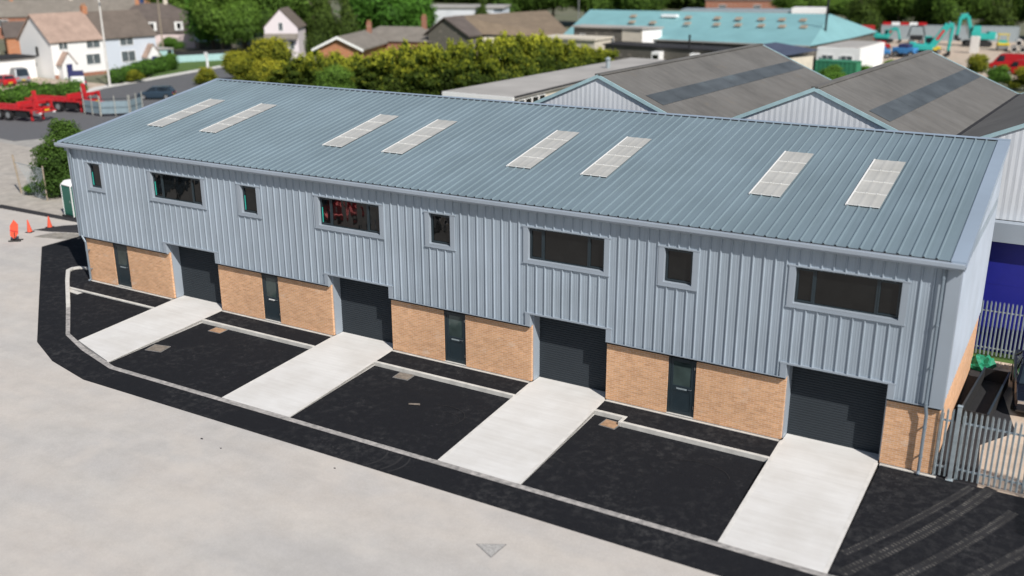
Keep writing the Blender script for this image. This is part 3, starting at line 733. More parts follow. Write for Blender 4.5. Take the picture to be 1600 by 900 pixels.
# far-left ground: gravel verge, hardstanding, dark tarmac lip
sheet('gravel_verge', [(-60, 6.5), (-18.8, 7.1), (-8.4, 7.3), (-8.2, 5.25), (-.7, 5.25), (-.7, 11.5), (-9, 15), (-20, 21), (-60, 24)], -.02, 'gravel', .2)
s = MB(); rr = random.Random(3)
for i in range(26):
    xa = -8.3 - i * .42; s.hexa([(xa - .46, 7.25 - i * .006, -.02), (xa, 7.25, -.02), (xa, 7.7 + rr.uniform(-.1, .1), -.02), (xa - .46, 7.7 + rr.uniform(-.1, .1), -.02), (xa - .46, 7.32, .09), (xa, 7.32, .09), (xa, 7.55, .10), (xa - .46, 7.55, .10)])
struct(s.build('tarmac_lip', 'dark_asphalt'))
tarm = [(-11.9, 4.7), (-10.6, 4.95), (-9.2, 5.5), (-7.4, 6.0), (-5.0, 6.4), (-5.0, 7.3), (-8.2, 7.35), (-10.3, 7.2), (-11.2, 6.3), (-11.6, 5.4)]
s = MB(); n = len(tarm); cxx = sum(p[0] for p in tarm) / n; cyy = sum(p[1] for p in tarm) / n
for i in range(n):
    a, b_ = tarm[i], tarm[(i + 1) % n]; m1 = (cxx + (a[0] - cxx) * .6, cyy + (a[1] - cyy) * .6, .10 + rr.uniform(0, .06)); m2 = None
vs = [(x, y, -.015) for x, y in tarm] + [(cxx + (x - cxx) * .65, cyy + (y - cyy) * .65, .10 + rr.uniform(-.03, .05)) for x, y in tarm] + [(cxx, cyy, .14)]
s.mesh(vs, [(i, (i + 1) % n, (i + 1) % n + n, i + n) for i in range(n)] + [(i + n, (i + 1) % n + n, 2 * n) for i in range(n)])
tag(s.build('tarmac_heap', 'dark_asphalt'), 'low flat heap of leftover black tarmac beside the two cones', 'heap')
# rubble
nr = np.random.RandomState(5)
def rubble(name, region, n, size, mat, zb):
    s = MB()
    for _ in range(n):
        x = region[0] + nr.rand() * (region[1] - region[0]); y = region[2](x) + nr.rand() * region[3]; r = size * (.4 + nr.rand())
        q = [(x + r * math.cos(a) * (.7 + .5 * nr.rand()), y + r * math.sin(a) * (.7 + .5 * nr.rand())) for a in (0, 1.3, 2.5, 3.8, 5.1)]
        s.mesh([(a, b_, zb) for a, b_ in q] + [(x, y, zb + r * .7)], [(0, 1, 5), (1, 2, 5), (2, 3, 5), (3, 4, 5), (4, 0, 5)])
    o = s.build(name, mat); o['kind'] = 'stuff'; return tag(o, 'loose rubble and stones scattered beside the dark tarmac corner', 'rubble')
rubble('rubble', (-9.9, -4.4, lambda x: 4.1 + (x + 9.9) * .28, 1.1), 420, .07, 'mulch', -.02)
sheet('rubble_bed', [(-10.4, 3.7), (-8.2, 4.3), (-8.2, 5.22), (-4.4, 5.9), (-4.4, 6.8), (-7.4, 5.9), (-10.2, 4.9)], -.002, 'mulch', .05)

# ================================================================== FENCES ON THE RIGHT
def palisade(p0, p1, label, name='palisade_fence', h=2.4, group=None, z=-.0, pitch=.155, gate=False):
    p0 = Vector((*p0, 0)); p1 = Vector((*p1, 0)); L = (p1 - p0).length; rz = math.atan2(p1.y - p0.y, p1.x - p0.x)
    t = thing(name, label, 'gate' if gate else 'fence', (p0.x, p0.y, z), rz, group)
    n = int(L / pitch); s0 = MB()
    w = .034
    for i in range(n + 1):
        x = i * pitch; b0 = .08; ht = h - .12
        s0 = MB()
        # W-section pale with a split point
        prof = [(-w, .006), (-w * .45, -.018), (0, .0), (w * .45, -.018), (w, .006)]
        for (xa, ya), (xb, yb) in zip(prof[:-1], prof[1:]):
            ta = ht if abs(xa) > w * .9 else (h if abs(xa) > .001 else ht + .02); tb = ht if abs(xb) > w * .9 else (h if abs(xb) > .001 else ht + .02)
            s0.poly([(xa, ya - .03, b0), (xb, yb - .03, b0), (xb, yb - .03, tb), (xa, ya - .03, ta)])
        if i == 0: first = s0.build('pale', 'galv', t); first.location = (x, 0, 0)
        elif i <= 98:
            c = first.copy(); col.objects.link(c); c.parent = t; c.location = (x, 0, 0)
    s = MB(); s.box(0, L, -.018, .03, .36, .41); s.box(0, L, -.018, .03, h - .48, h - .43)
    r = s.build('rail', 'galv', t)
    x = 0
    while x <= L + .01:
        s = MB(); s.box(-.05, .05, .032, .10, 0, h - .25); q = s.build('post', 'galv', t); q.location = (x, 0, 0); x += 2.75
    return t
palisade((40.22, -.05), (40.55, -.05), 'short infill of galvanised palisade between the brick corner and the gate post', h=2.42)
t = tag(MB().box(-.06, .06, -.06, .06, 0, 2.52).box(-.075, .075, -.075, .075, 2.52, 2.535).box(-.11, .11, -.11, .11, 0, .02).build('gate_post', 'galv', bevel=.004), 'thick galvanised square gate post beside the right-hand brick corner', 'post'); t.location = (40.69, -.08, 0)
palisade((40.86, -.02), (44.5, -.06), 'galvanised palisade gate closed across the entrance right of the building', 'palisade_gate', 2.42, gate=True)
palisade((44.72, -.15), (45.0, -3.6), 'open palisade gate leaf standing out from the entrance just past the closed one', 'palisade_gate', 2.42, gate=True)
palisade((39.2, 11.55), (48, 11.75), 'galvanised palisade fence in front of the blue shutter wall', h=2.42)
# yard behind the gate
sheet('side_yard', [(40.16, -.11), (62, -.11), (62, 11.3), (40.16, 11.3)], -.03, 'pink_gravel')
sheet('side_shadow_strip', [(40.16, -.09), (41.5, -.09), (41.25, 3.0), (42.2, 4.6), (41.1, 9.8), (40.16, 10.4)], -.02, 'dark_asphalt', .012)  # dark slant-edged strip by the flank: a cast shadow put into the ground colour
sheet('grass_verge', [(38, 11.3), (62, 11.3), (62, 12.35), (38, 12.35)], -.01, 'grass')

# ================================================================== VEHICLES
def wheel(parent, x, y, r, w=.22):
    t = MB().tube((0, -w / 2, 0), (0, w / 2, 0), r, n=20).build('wheel', 'rubber', parent); t.location = (x, y, r)
    MB().tube((0, -w / 2 - .012, 0), (0, w / 2 + .012, 0), r * .6, n=14).build('rim', 'rim_grey', t)
def car(name, label, cat, loc, rz, paint, L=4.3, W=1.78, H=1.45, kind='hatch', group=None):
    # nose toward +x
    t = thing(name, label, cat, loc, rz, group); hw = W / 2
    st = {'hatch': [(-.5, .32, .78), (-.49, .22, .98), (-.46, .2, 1.0), (0, .18, .98), (.2, .18, .94), (.38, .18, .86), (.47, .22, .74), (.5, .32, .55)],
          'saloon': [(-.5, .36, .82), (-.495, .24, .98), (-.47, .2, 1.02), (-.32, .18, 1.0), (0, .18, .96), (.2, .18, .93), (.4, .18, .84), (.48, .22, .70), (.5, .34, .55)],
          'van': [(-.5, .3, 1.1), (-.495, .24, 1.15), (-.4, .2, 1.15), (0, .2, 1.15), (.28, .2, 1.12), (.42, .2, .98), (.485, .25, .8), (.5, .34, .6)]}[kind]
    s = MB(); rings = []
    for fx, zb, zt in st:
        e = .90 if abs(fx) > .49 else (.97 if abs(fx) > .44 else 1.)
        x = fx * L; y = hw * e
        rings.append([(x, -y * .93, zb), (x, -y, zb + (zt - zb) * .35), (x, -y * .99, zt - .10), (x, -y * .90, zt), (x, y * .90, zt), (x, y * .99, zt - .10), (x, y, zb + (zt - zb) * .35), (x, y * .93, zb)])
    vs = [p for r in rings for p in r]; n = 8; fs = [tuple(range(n)), tuple(range((len(rings) - 1) * n, len(rings) * n))]
    for i in range(len(rings) - 1):
        for j in range(n): fs.append((i * n + j, i * n + (j + 1) % n, (i + 1) * n + (j + 1) % n, (i + 1) * n + j))
    s.mesh(vs, fs); body = s.build('body', paint, t, bevel=.02)
    g = {'hatch': [(-.475, .98, .99), (-.40, .98, H - .06), (-.30, .98, H), (.0, .98, H - .01), (.10, .98, H - .06), (.27, .93, .94)],
         'saloon': [(-.35, 1., 1.01), (-.20, .98, H - .06), (-.12, .98, H), (.04, .97, H - .01), (.10, .96, H - .05), (.26, .93, .94)],
         'van': [(-.49, 1.13, H - .12), (-.47, 1.13, H), (.10, 1.13, H), (.22, 1.13, H - .04), (.25, 1.12, H - .12), (.40, 1.02, 1.03)]}[kind]
    s = MB(); vs = []
    for fx, zb, zt in g:
        x = fx * L; k = (zt - zb) / (H - .95); yb = hw * .90; yt = hw * (.90 - .16 * min(1, k))
        vs += [(x, -yb, zb - .02), (x, -yt, zt), (x, yt, zt), (x, yb, zb - .02)]
    m = len(g); fs = [(0, 1, 2, 3), ((m - 1) * 4, (m - 1) * 4 + 1, (m - 1) * 4 + 2, (m - 1) * 4 + 3)]
    for i in range(m - 1):
        for j in range(4): fs.append((i * 4 + j, i * 4 + (j + 1) % 4, (i + 1) * 4 + (j + 1) % 4, (i + 1) * 4 + j))
    s.mesh(vs, fs)
    s.build('cabin_glass' if kind != 'van' else 'load_body', 'car_glass' if kind != 'van' else paint, t)
    # roof skin and pillars
    if kind != 'van':
        i0, i1 = 2, 3
        s = MB(); xa, xb = g[1][0] * L + .06, g[4][0] * L - .02; yt = hw * .745
        s.box(xa, xb, -yt, yt, H - .035, H + .018)
        for fx0, z0, fx1, z1 in ((g[0][0] * L, g[0][1], g[1][0] * L, g[1][2]), (g[-1][0] * L, g[-1][1], g[-2][0] * L, g[-2][2])):
            for sg in (-1, 1): s.bar((fx0, sg * hw * .885, z0), (fx1, sg * hw * .76, z1), .09, .05)
        for sg in (-1, 1): s.bar((-.04 * L, sg * hw * .905, .97), (-.05 * L, sg * hw * .765, H - .03), .09, .03)
        s.build('roof', paint, t)
    else:
        s = MB()
        for sg in (-1, 1): s.mesh([(.12 * L, sg * hw * .895, 1.18), (.34 * L, sg * hw * .90, 1.10), (.25 * L, sg * hw * .80, H - .25), (.12 * L, sg * hw * .80, H - .25)], [(0, 1, 2, 3)])
        s.mesh([(.41 * L, -hw * .80, 1.08), (.41 * L, hw * .80, 1.08), (.265 * L, hw * .7, H - .2), (.265 * L, -hw * .7, H - .2)], [(0, 1, 2, 3)])
        s.build('windscreen', 'car_glass', t)
    for fx in (-.31, .32):
        for sg in (-1, 1): wheel(t, fx * L, sg * (hw - .10), .32)
    for sg in (-1, 1):
        MB().box(-.502 * L, -.478 * L, min(sg * hw * .55, sg * hw * .9), max(sg * hw * .55, sg * hw * .9), .68, .84).build('tail_light', 'lamp_red', t)
        MB().box(.47 * L, .497 * L, min(sg * hw * .5, sg * hw * .85), max(sg * hw * .5, sg * hw * .85), .56, .68).build('headlight', 'chrome', t)
    MB().box(-.512 * L, -.503 * L, -.27, .27, .46, .57).build('number_plate', 'plate_yellow', t)
    MB().box(-.512 * L, -.49 * L, -hw * .8, hw * .8, .30, .42).build('bumper', paint if kind == 'saloon' else 'rubber', t)
    return t
car('parked_car', 'black saloon car with yellow rear plate parked behind the palisade gate', 'car', (42.65, 8.2, -.03), R(-85), 'car_black', 4.6, 1.82, 1.45, 'saloon')
car('parked_car', 'dark blue-grey hatchback standing on the road behind the roof edge', 'car', (-54.6, 51.0, -.2), R(215), 'car_blue', 4.2, 1.75, 1.47)
car('parked_car', 'red hatchback on the gravel drive, furthest left', 'car', (-83.2, 50.2, -.2), R(170), 'car_red', 4.0, 1.7, 1.4)
car('parked_car', 'silver estate car parked behind the red one before the white house', 'car', (-84.9, 53.6, -.2), R(160), 'car_silver', 4.5, 1.9, 1.95)
car('parked_car', 'black car half hidden by the white and navy totem sign', 'car', (-73.6, 54.4, -.2), R(150), 'car_blue', 4.2, 1.75, 1.4)
car('parked_car', 'low dark car beside the white house gable wall', 'car', (-86.6, 57.0, -.2), R(90), 'car_blue', 3.8, 1.6, 1.05) if False else None
# vehicles standing on the open yard beyond the left edge: the upper windows mirror them
car('parked_car', 'white hatchback parked on the open yard, mirrored in a small upper window', 'car', (8.6, -16.0, -.02), R(150), 'white_paint', 4.2, 1.78, 1.45)
car('parked_car', 'red hatchback parked on the open yard, mirrored in a wide upper window', 'car', (1.2, -16.2, -.02), R(20), 'car_red', 4.1, 1.75, 1.45)
car('parked_car', 'dark blue estate parked furthest out on the open yard', 'car', (-13.0, -16.2, -.02), R(80), 'car_blue', 4.6, 1.82, 1.5)
# green bag and debris by the rear fence
rg = random.Random(4); bm = bmesh.new(); bmesh.ops.create_icosphere(bm, subdivisions=3, radius=.42)
for v in bm.verts:
    f_ = 1 + .22 * math.sin(v.co.x * 17 + v.co.y * 9) * math.cos(v.co.y * 13 - v.co.z * 11) + rg.uniform(-.09, .09); v.co = Vector((v.co.x * 1.15 * f_, v.co.y * .9 * f_, max(0, v.co.z + .22) * .9 * f_))
me = bpy.data.meshes.new('rubbish_bag'); bm.to_mesh(me); bm.free(); me.materials.append(MATS['plastic_green'])
t = bpy.data.objects.new('rubbish_bag', me); col.objects.link(t)
tag(t, 'crumpled bright green sack at the rear corner by the back fence', 'bag'); t.location = (40.5, 10.1, -.03)
rubble('soil_pile', (41.0, 42.3, lambda x: 10.6, .5), 160, .09, 'pink_gravel', -.02)['label'] = 'small pile of brown soil lying beside the green sack'
# black skip-like trough along the building flank
t = thing('trough', 'long open black trough standing along the flank behind the palisade', 'container', (41.0, 6.6, -.02), R(-4))
s = MB(); s.box(-.42, .42, -2.2, 2.2, 0, .04); s.box(-.45, -.41, -2.2, 2.2, .0, .55); s.box(.41, .45, -2.2, 2.2, .0, .55); s.box(-.41, .41, -2.24, -2.2, 0, .55); s.box(-.41, .41, 2.2, 2.24, 0, .55)
s.build('body', 'rubber', t); MB().box(-.47, -.40, -2.25, 2.25, .552, .575).box(.40, .47, -2.25, 2.25, .552, .575).build('rim', 'anthracite', t)

# ================================================================== WAREHOUSE BEHIND
wh = thing('warehouse', 'old warehouse with three parallel brown-grey sheet roofs and pale blue verges', 'building', (22.3, 12.3, 0))
SP = 10.15; HR, HV = 10.35, 8.12; LW = 21.0; SH = 1.4 / 20.7     # span, ridge, valley, length, skew per metre
for i in range(3):
    cx0 = i * SP; hs_ = SP / 2
    s = MB(); zb = 0.0 if i < 2 else 5.55
    x0, x1 = cx0 - hs_, cx0 + hs_
    # gable sheeting with corrugation
    n = 84; pts = []
    for k in range(n + 1):
        x = x0 + (x1 - x0) * k / n; pts.append((x, max(8.63 if i < 2 else 0, HR - (HR - HV) * abs(x - cx0) / hs_ - .05), -.010 if k % 2 else .0))
    for (xa, za, ya), (xb, zb_, yb) in zip(pts[:-1], pts[1:]):
        s.poly([(xa, ya, 8.62 if i < 2 else 5.60), (xb, yb, 8.62 if i < 2 else 5.60), (xb, yb, zb_), (xa, ya, za)])
    s.build('gable_wall', 'white_sheet', wh)
    if i < 2:
        MB().box(x0, x1 - .01, .05, .25, 0, 8.0).build('lower_wall', 'grey_block', wh)
        s = MB(); n = 40
        for k in range(n):
            xk = x0 + .6 + (SP - 1.2) * k / n; zt = min(8.6, HR - (HR - HV) * abs(xk - cx0) / hs_ - .1); s.box(xk, xk + .07, .02, .06, 8.0, zt)
        s.box(x0 + .5, x1 - .5, .02, .06, 7.95, 8.05); s.build('louvre', 'galv', wh)
    for sg in (-1, 1):
        s = MB(); xe = cx0 + sg * hs_
        s.hexa([(cx0, -.045, HR - .08), (xe, -.045, HV - .08), (xe + SH * LW, LW, HV - .08), (cx0 + SH * LW, LW, HR - .08), (cx0, -.045, HR), (xe, -.045, HV), (xe + SH * LW, LW, HV), (cx0 + SH * LW, LW, HR)])
        s.build('roof', 'asbestos', wh)
        s = MB()
        s.hexa([(cx0, -.10, HR - .14), (xe, -.10, HV - .14), (xe, -.05, HV - .14), (cx0, -.05, HR - .14), (cx0, -.10, HR + .03), (xe, -.10, HV + .03), (xe, -.05, HV + .03), (cx0, -.05, HR + .03)])
        s.build('barge_board', 'cyan_trim', wh)
        s = MB(); q = SH * LW
        s.hexa([(cx0 + q, LW + .01, HR - .22), (xe + q, LW + .01, HV - .22), (xe + q, LW + .09, HV - .22), (cx0 + q, LW + .09, HR - .22), (cx0 + q, LW + .01, HR + .04), (xe + q, LW + .01, HV + .04), (xe + q, LW + .09, HV + .04), (cx0 + q, LW + .09, HR + .04)])
        s.build('barge_board', 'cyan_trim', wh)
    # rooflight band on the right-hand slope
    sl = (HR - HV) / hs_; xa, xb = cx0 + 2.1, cx0 + 3.0; off = .02
    s = MB(); ya, yb = .7 if i < 2 else .7, LW - .4
    nseg = 9
    for k in range(nseg):
        y_a = ya + (yb - ya) * k / nseg + .02; y_b = ya + (yb - ya) * (k + 1) / nseg - .0
        P = lambda x, y: (x + SH * y, y, HR - sl * (x - cx0) + off)
        s.poly([P(xa, y_a), P(xb, y_a), P(xb, y_b), P(xa, y_b)])
    s.build('roof_light', 'old_rooflight', wh)
    s = MB(); s.bar((cx0, -.1, HR + .02), (cx0 + SH * LW, LW, HR + .02), .3, .08); s.build('ridge_cap', 'asbestos', wh)
    if i < 2:
        s = MB(); s.bar((x1, -.1, HV + .01), (x1 + SH * LW, LW, HV + .01), .38, .06); s.build('valley_gutter', 'dark_asphalt', wh)
# third bay front: canopy band and blue shutter wall
s = MB(); s.box(2 * SP - SP / 2, 2 * SP + SP / 2, -.55, -.04, 4.80, 5.58); s.build('canopy_band', 'flashing', wh)
s = MB(); s.box(2 * SP - SP / 2, 2 * SP + SP / 2, -.02, .0, 0, 4.8)
for k in range(4): s.box(2 * SP - SP / 2, 2 * SP + SP / 2, -.026, -.021, .9 + k * 1.0, .93 + k * 1.0)
s.build('blue_shutter', 'shutter_blue', wh)
MB().box(-SP / 2 + .1, 2 * SP + SP / 2, .3, LW - .2, 0, 7.9).build('core_wall', 'grey_block', wh)

# ================================================================== FLAT-ROOFED BLOCK
fb = thing('flat_roof_building', 'flat grey-roofed block with deep white fascia behind the new roof', 'building', (-1.4, 39.0, 0))
s = MB(); s.prism([(-3.6, .5), (3.45, .1), (2.55, 35.2), (-2.0, 35.6)], 4.75, 5.0); s.build('roof', 'flat_felt', fb)
s = MB(); s.prism([(-3.75, .28), (3.45, -.12), (3.45, .08), (-3.75, .48)], 4.10, 4.96); s.build('fascia', 'white_paint', fb)
s = MB(); s.prism([(-3.3, .9), (3.2, .5), (2.3, 34.9), (-1.8, 35.2)], 0, 4.74); s.build('wall', 'cream_render', fb)
s = MB(); s.bar((3.42, .1, 4.93), (2.56, 35.2, 4.93), .1, .15); s.build('roof_edge', 'dark_asphalt', fb)
for k in range(4):
    y = 1.1 + k * 1.25; x = 3.2 - (y - .5) * .0262
    s = MB(); s.box(x + .01, x + .07, y, y + .06, 3.4, 4.6); s.box(x + .01, x + .07, y + 1.06, y + 1.12, 3.4, 4.6); s.box(x + .01, x + .07, y + .06, y + 1.06, 4.52, 4.6); s.box(x + .01, x + .07, y + .06, y + 1.06, 3.4, 3.48)
    wn = s.build('window', 'white_paint', fb); MB().box(x + .012, x + .03, y + .06, y + 1.06, 3.48, 4.52).build('pane', 'window_glass', wn)
s = MB(); s.tube((.6, 24, 5.0), (.6, 24, 5.9), .22, n=12); s.tube((.6, 24, 5.9), (.6, 24, 6.1), .34, .1, 12); s.build('roof_vent', 'galv', fb)

# ================================================================== HOUSES
def gable_roof(parent, x0, x1, y0, y1, ze, zr, mat, ov=.3, t=.14):
    ym = (y0 + y1) / 2; s = MB(); sl = (zr - ze) / (ym - y0)
    for sg, ye in ((-1, y0 - ov), (1, y1 + ov)):
        zz = ze - sl * ov
        s.hexa([(x0 - ov, ye, zz), (x1 + ov, ye, zz), (x1 + ov, ym, zr), (x0 - ov, ym, zr), (x0 - ov, ye, zz + t), (x1 + ov, ye, zz + t), (x1 + ov, ym, zr + t), (x0 - ov, ym, zr + t)])
    return s.build('roof', mat, parent)
def gable_wall(parent, x0, x1, y0, y1, ze, zr, mat, name='wall'):
    ym = (y0 + y1) / 2; s = MB(); s.extrude([(y0, 0), (y1, 0), (y1, ze), (ym, zr), (y0, ze)], 'x', x0, x1); return s.build(name, mat, parent)
def win(parent, x0, x1, z0, z1, y=0, mat='house_glass', fr='white_paint'):
    s = MB(); e = .07; s.box(x0 - e, x1 + e, y - .06, y - .005, z0 - e, z0); s.box(x0 - e, x1 + e, y - .06, y - .005, z1, z1 + e); s.box(x0 - e, x0, y - .06, y - .005, z0, z1); s.box(x1, x1 + e, y - .06, y - .005, z0, z1)
    if x1 - x0 > 1.2: s.box((x0 + x1) / 2 - .03, (x0 + x1) / 2 + .03, y - .058, y - .005, z0, z1)
    f = s.build('window', fr, parent); MB().box(x0, x1, y - .03, y - .01, z0, z1).build('pane', mat, f)
def chimney(parent, x, y, z0, z1, mat='orange_brick'):
    c = MB().box(x - .35, x + .35, y - .35, y + .35, z0, z1).build('chimney', mat, parent)
    s = MB()
    for k in (-.18, .18): s.tube((x + k, y, z1), (x + k, y, z1 + .35), .11, .09, 10)
    s.build('chimney_pot', 'tile_orange', c)
def porch(parent, x0, x1, dpt, zt, wall, roofm='tile_pink'):
    s = MB(); xm = (x0 + x1) / 2; s.extrude([(x0, 0), (x1, 0), (x1, 2.1), (xm, zt - .15), (x0, 2.1)], 'y', -dpt, -.01); p = s.build('porch', wall, parent)
    s = MB()
    for xe in (x0 - .25, x1 + .25): s.hexa([(xe, -dpt - .15, 1.85), (xm, -dpt - .15, zt), (xm, -.01, zt), (xe, -.01, 1.85), (xe, -dpt - .15, 1.95), (xm, -dpt - .15, zt + .1), (xm, -.01, zt + .1), (xe, -.01, 1.95)])
    s.build('porch_roof', roofm, p); MB().box(xm - .45, xm + .45, -dpt - .03, -dpt - .002, 0, 2.0).build('door', 'navy', p)
h = thing('semi_detached_houses', 'pair of semi-detached houses, white half with pinkish roof and pale blue half with dark roof', 'house', (-84.8, 59.05, -.3), R(85.5))
gable_wall(h, 0, 8.2, 0, 7.9, 5.2, 8.6, 'house_white'); gable_wall(h, 8.21, 17.2, 0, 7.9, 5.2, 8.6, 'house_grey')
gable_roof(h, 0, 7.9, 0, 7.9, 5.2, 8.65, 'tile_pink'); gable_roof(h, 8.6, 17.2, 0, 7.9, 5.2, 8.6, 'tile_brown')
chimney(h, 8.3, 3.95, 8.0, 9.6)
for a in ((1.2, 2.5, 4.0, 4.9), (5.5, 7.6, 3.9, 4.9), (5.2, 7.4, 1.6, 3.0), (11, 13.2, 3.9, 4.9), (11, 13.3, 1.5, 3.0)): win(h, *a)
porch(h, .6, 2.7, 1.2, 3.6, 'house_white'); porch(h, 14.6, 16.9, 1.2, 3.8, 'house_white')
s = MB(); s.box(-.02, 8.2, -.03, -.005, 0, .5); s.build('base_course', 'red_brick', h)
g = MB().box(-.05, -.006, 3.3, 3.9, 3.0, 4.3).build('gable_window', 'window_glass', h)
t = thing('garage', 'white flat-roofed garage against the gable of the white house', 'garage', (-88.4, 55.4, -.3), R(85.5))
MB().box(-5, 3.2, 0, 5, 0, 2.9).build('wall', 'house_white', t); MB().box(-5.2, 3.4, -.3, 5.2, 2.9, 3.15).build('roof', 'dark_asphalt', t)
MB().box(-4.2, -1.6, -.03, -.005, 0, 2.2).build('garage_door', 'white_paint', t)
# pink mansard house
h = thing('mansard_house', 'pale pink house with brown mansard roof and white dormer windows', 'house', (-117.5, 95.6, -.3), R(43))
MB().box(0, 15, 0, 9, 0, 3.0).build('wall', 'house_pink', h)
s = MB(); s.hexa([(-.3, -.3, 2.9), (15.3, -.3, 2.9), (15.3, 9.3, 2.9), (-.3, 9.3, 2.9), (.6, .6, 5.6), (14.4, .6, 5.6), (14.4, 8.4, 5.6), (.6, 8.4, 5.6)])
s.mesh([(.6, .6, 5.61), (14.4, .6, 5.61), (14.4, 8.4, 5.61), (.6, 8.4, 5.61), (4, 4.5, 8.2), (9.5, 4.5, 8.2)], [(0, 1, 5, 4), (1, 2, 5), (2, 3, 4, 5), (3, 0, 4)]); s.build('roof', 'tile_dark', h)
for x in (3.6, 6.2, 11.0): 
    d_ = MB().box(x, x + 1.5, -.35, .6, 3.4, 4.9).build('dormer', 'white_paint', h); MB().box(x + .4, x + 1.1, -.37, -.352, 3.7, 4.7).build('pane', 'window_glass', d_)
chimney(h, 4.2, 4.5, 7.8, 9.4); chimney(h, 9.3, 4.5, 7.8, 9.2, 'cream_render')
# backdrop houses at the top left
h = thing('brick_house', 'long low brick house with grey roof behind the white house', 'house', (-168, 95, -.3), R(55))
gable_wall(h, 0, 38, 0, 9, 4.6, 7.6, 'red_brick'); gable_roof(h, 0, 38, 0, 9, 4.6, 7.7, 'tile_grey'); chimney(h, 12, 4.5, 7, 8.6); chimney(h, 24, 4.5, 7, 8.8, 'cream_render')
for x in (3, 9, 16, 22, 30): win(h, x, x + 1.8, 2.6, 3.9)
h = thing('brick_house', 'orange-roofed house with blue solar panels behind the two chimneys', 'house', (-160, 128, -.3), R(50))
gable_wall(h, 0, 16, 0, 10, 5, 9, 'red_brick'); gable_roof(h, 0, 16, 0, 10, 5, 9.2, 'tile_orange')
s = MB()
for i in range(4):
    for j in range(2): 
        xa = 1.5 + i * 1.75; ya = 1.2 + j * 1.75; zf = lambda y: 5.22 + y * .82 + .15; s.poly([(xa, ya, zf(ya)), (xa + 1.65, ya, zf(ya)), (xa + 1.65, ya + 1.65, zf(ya + 1.65)), (xa, ya + 1.65, zf(ya + 1.65))])
s.build('solar_panel', 'solar_blue', h)
h = thing('brick_house', 'dark-roofed brick house cut by the left edge of the photo', 'house', (-131.5, 70.5, -.3), R(60))
gable_wall(h, 0, 9, 0, 9, 4.2, 7.4, 'house_white'); gable_roof(h, 0, 9, 0, 9, 4.2, 7.5, 'tile_dark'); win(h, 3, 5, 2.2, 3.6)
h = thing('brick_house', 'small red-brick house with brown roof tucked behind the left hedge tree', 'house', (-124.5, 78.5, -.3), R(60))
gable_wall(h, 0, 8, 0, 7, 3.2, 5.4, 'orange_brick'); gable_roof(h, 0, 8, 0, 7, 3.2, 5.5, 'tile_dark'); win(h, 3, 4.6, 1.8, 2.9)
h = thing('gabled_house', 'narrow pale lilac-white gabled house standing between the tall green trees', 'house', (-79.4, 95.8, -.3), R(32)); h.scale = (.84, .84, .90)
s = MB(); s.extrude([(-.2, 0), (6.4, 0), (6.4, 5.8), (3.1, 8.9), (-.2, 5.8)], 'y', 0, 9); s.build('wall', 'house_blush', h)
s = MB()
for xe in (-.5, 6.7): s.hexa([(xe, -.1, 5.5), (3.1, -.1, 8.95), (3.1, 9.3, 8.95), (xe, 9.3, 5.5), (xe, -.1, 5.7), (3.1, -.1, 9.15), (3.1, 9.3, 9.15), (xe, 9.3, 5.7)])
s.build('roof', 'tile_brown', h)
s = MB(); s.hexa([(-.3, -1.1, 3.6), (6.5, -1.1, 3.6), (6.5, -.01, 4.5), (-.3, -.01, 4.5), (-.3, -1.1, 3.75), (6.5, -1.1, 3.75), (6.5, -.01, 4.65), (-.3, -.01, 4.65)]); s.build('lean_to_roof', 'tile_grey', h)
win(h, 2.7, 3.5, 5.2, 6.6); win(h, 1.2, 2.2, 1.8, 3.3); win(h, 4.7, 5.6, 1.8, 3.3)
# bungalow with orange gable
h = thing('bungalow', 'low bungalow with orange brick gable and grey roof behind the conifers', 'house', (-60.5, 87.0, -.3), R(22))
s = MB(); s.extrude([(0, 0), (6.6, 0), (6.6, 3.2), (3.3, 4.7), (0, 3.2)], 'y', 0, 16); s.build('wall', 'orange_brick', h)
s = MB()
for xe in (-.7, 7.3): s.hexa([(xe, -.5, 2.9), (3.3, -.5, 4.75), (3.3, 17, 4.75), (xe, 17, 2.9), (xe, -.5, 3.1), (3.3, -.5, 4.95), (3.3, 17, 4.95), (xe, 17, 3.1)])
s.build('roof', 'tile_grey', h)
s = MB()
for xe in (-.75, 7.35): s.hexa([(xe, -.62, 2.75), (3.3, -.62, 4.6), (3.3, -.51, 4.6), (xe, -.51, 2.75), (xe, -.62, 3.1), (3.3, -.62, 5.0), (3.3, -.51, 5.0), (xe, -.51, 3.1)])
s.build('barge_board', 'white_paint', h)
chimney(h, 4, 14.5, 4.4, 6.2, 'red_brick')
h = thing('bungalow', 'grey-brown hipped bungalow roof with brick chimney above the conifers', 'house', (-66.5, 100.5, -.3), R(15))
MB().box(.3, 15.7, .3, 9.7, 0, 3.2).build('wall', 'red_brick', h)
MB().mesh([(0, 0, 3.2), (16, 0, 3.2), (16, 10, 3.2), (0, 10, 3.2), (4.5, 5, 5.3), (12, 5, 5.3)], [(0, 1, 5, 4), (1, 2, 5), (2, 3, 4, 5), (3, 0, 4), (3, 2, 1, 0)]).build('roof', 'tile_grey', h)
chimney(h, 12.4, 5, 4.6, 7.0, 'red_brick')
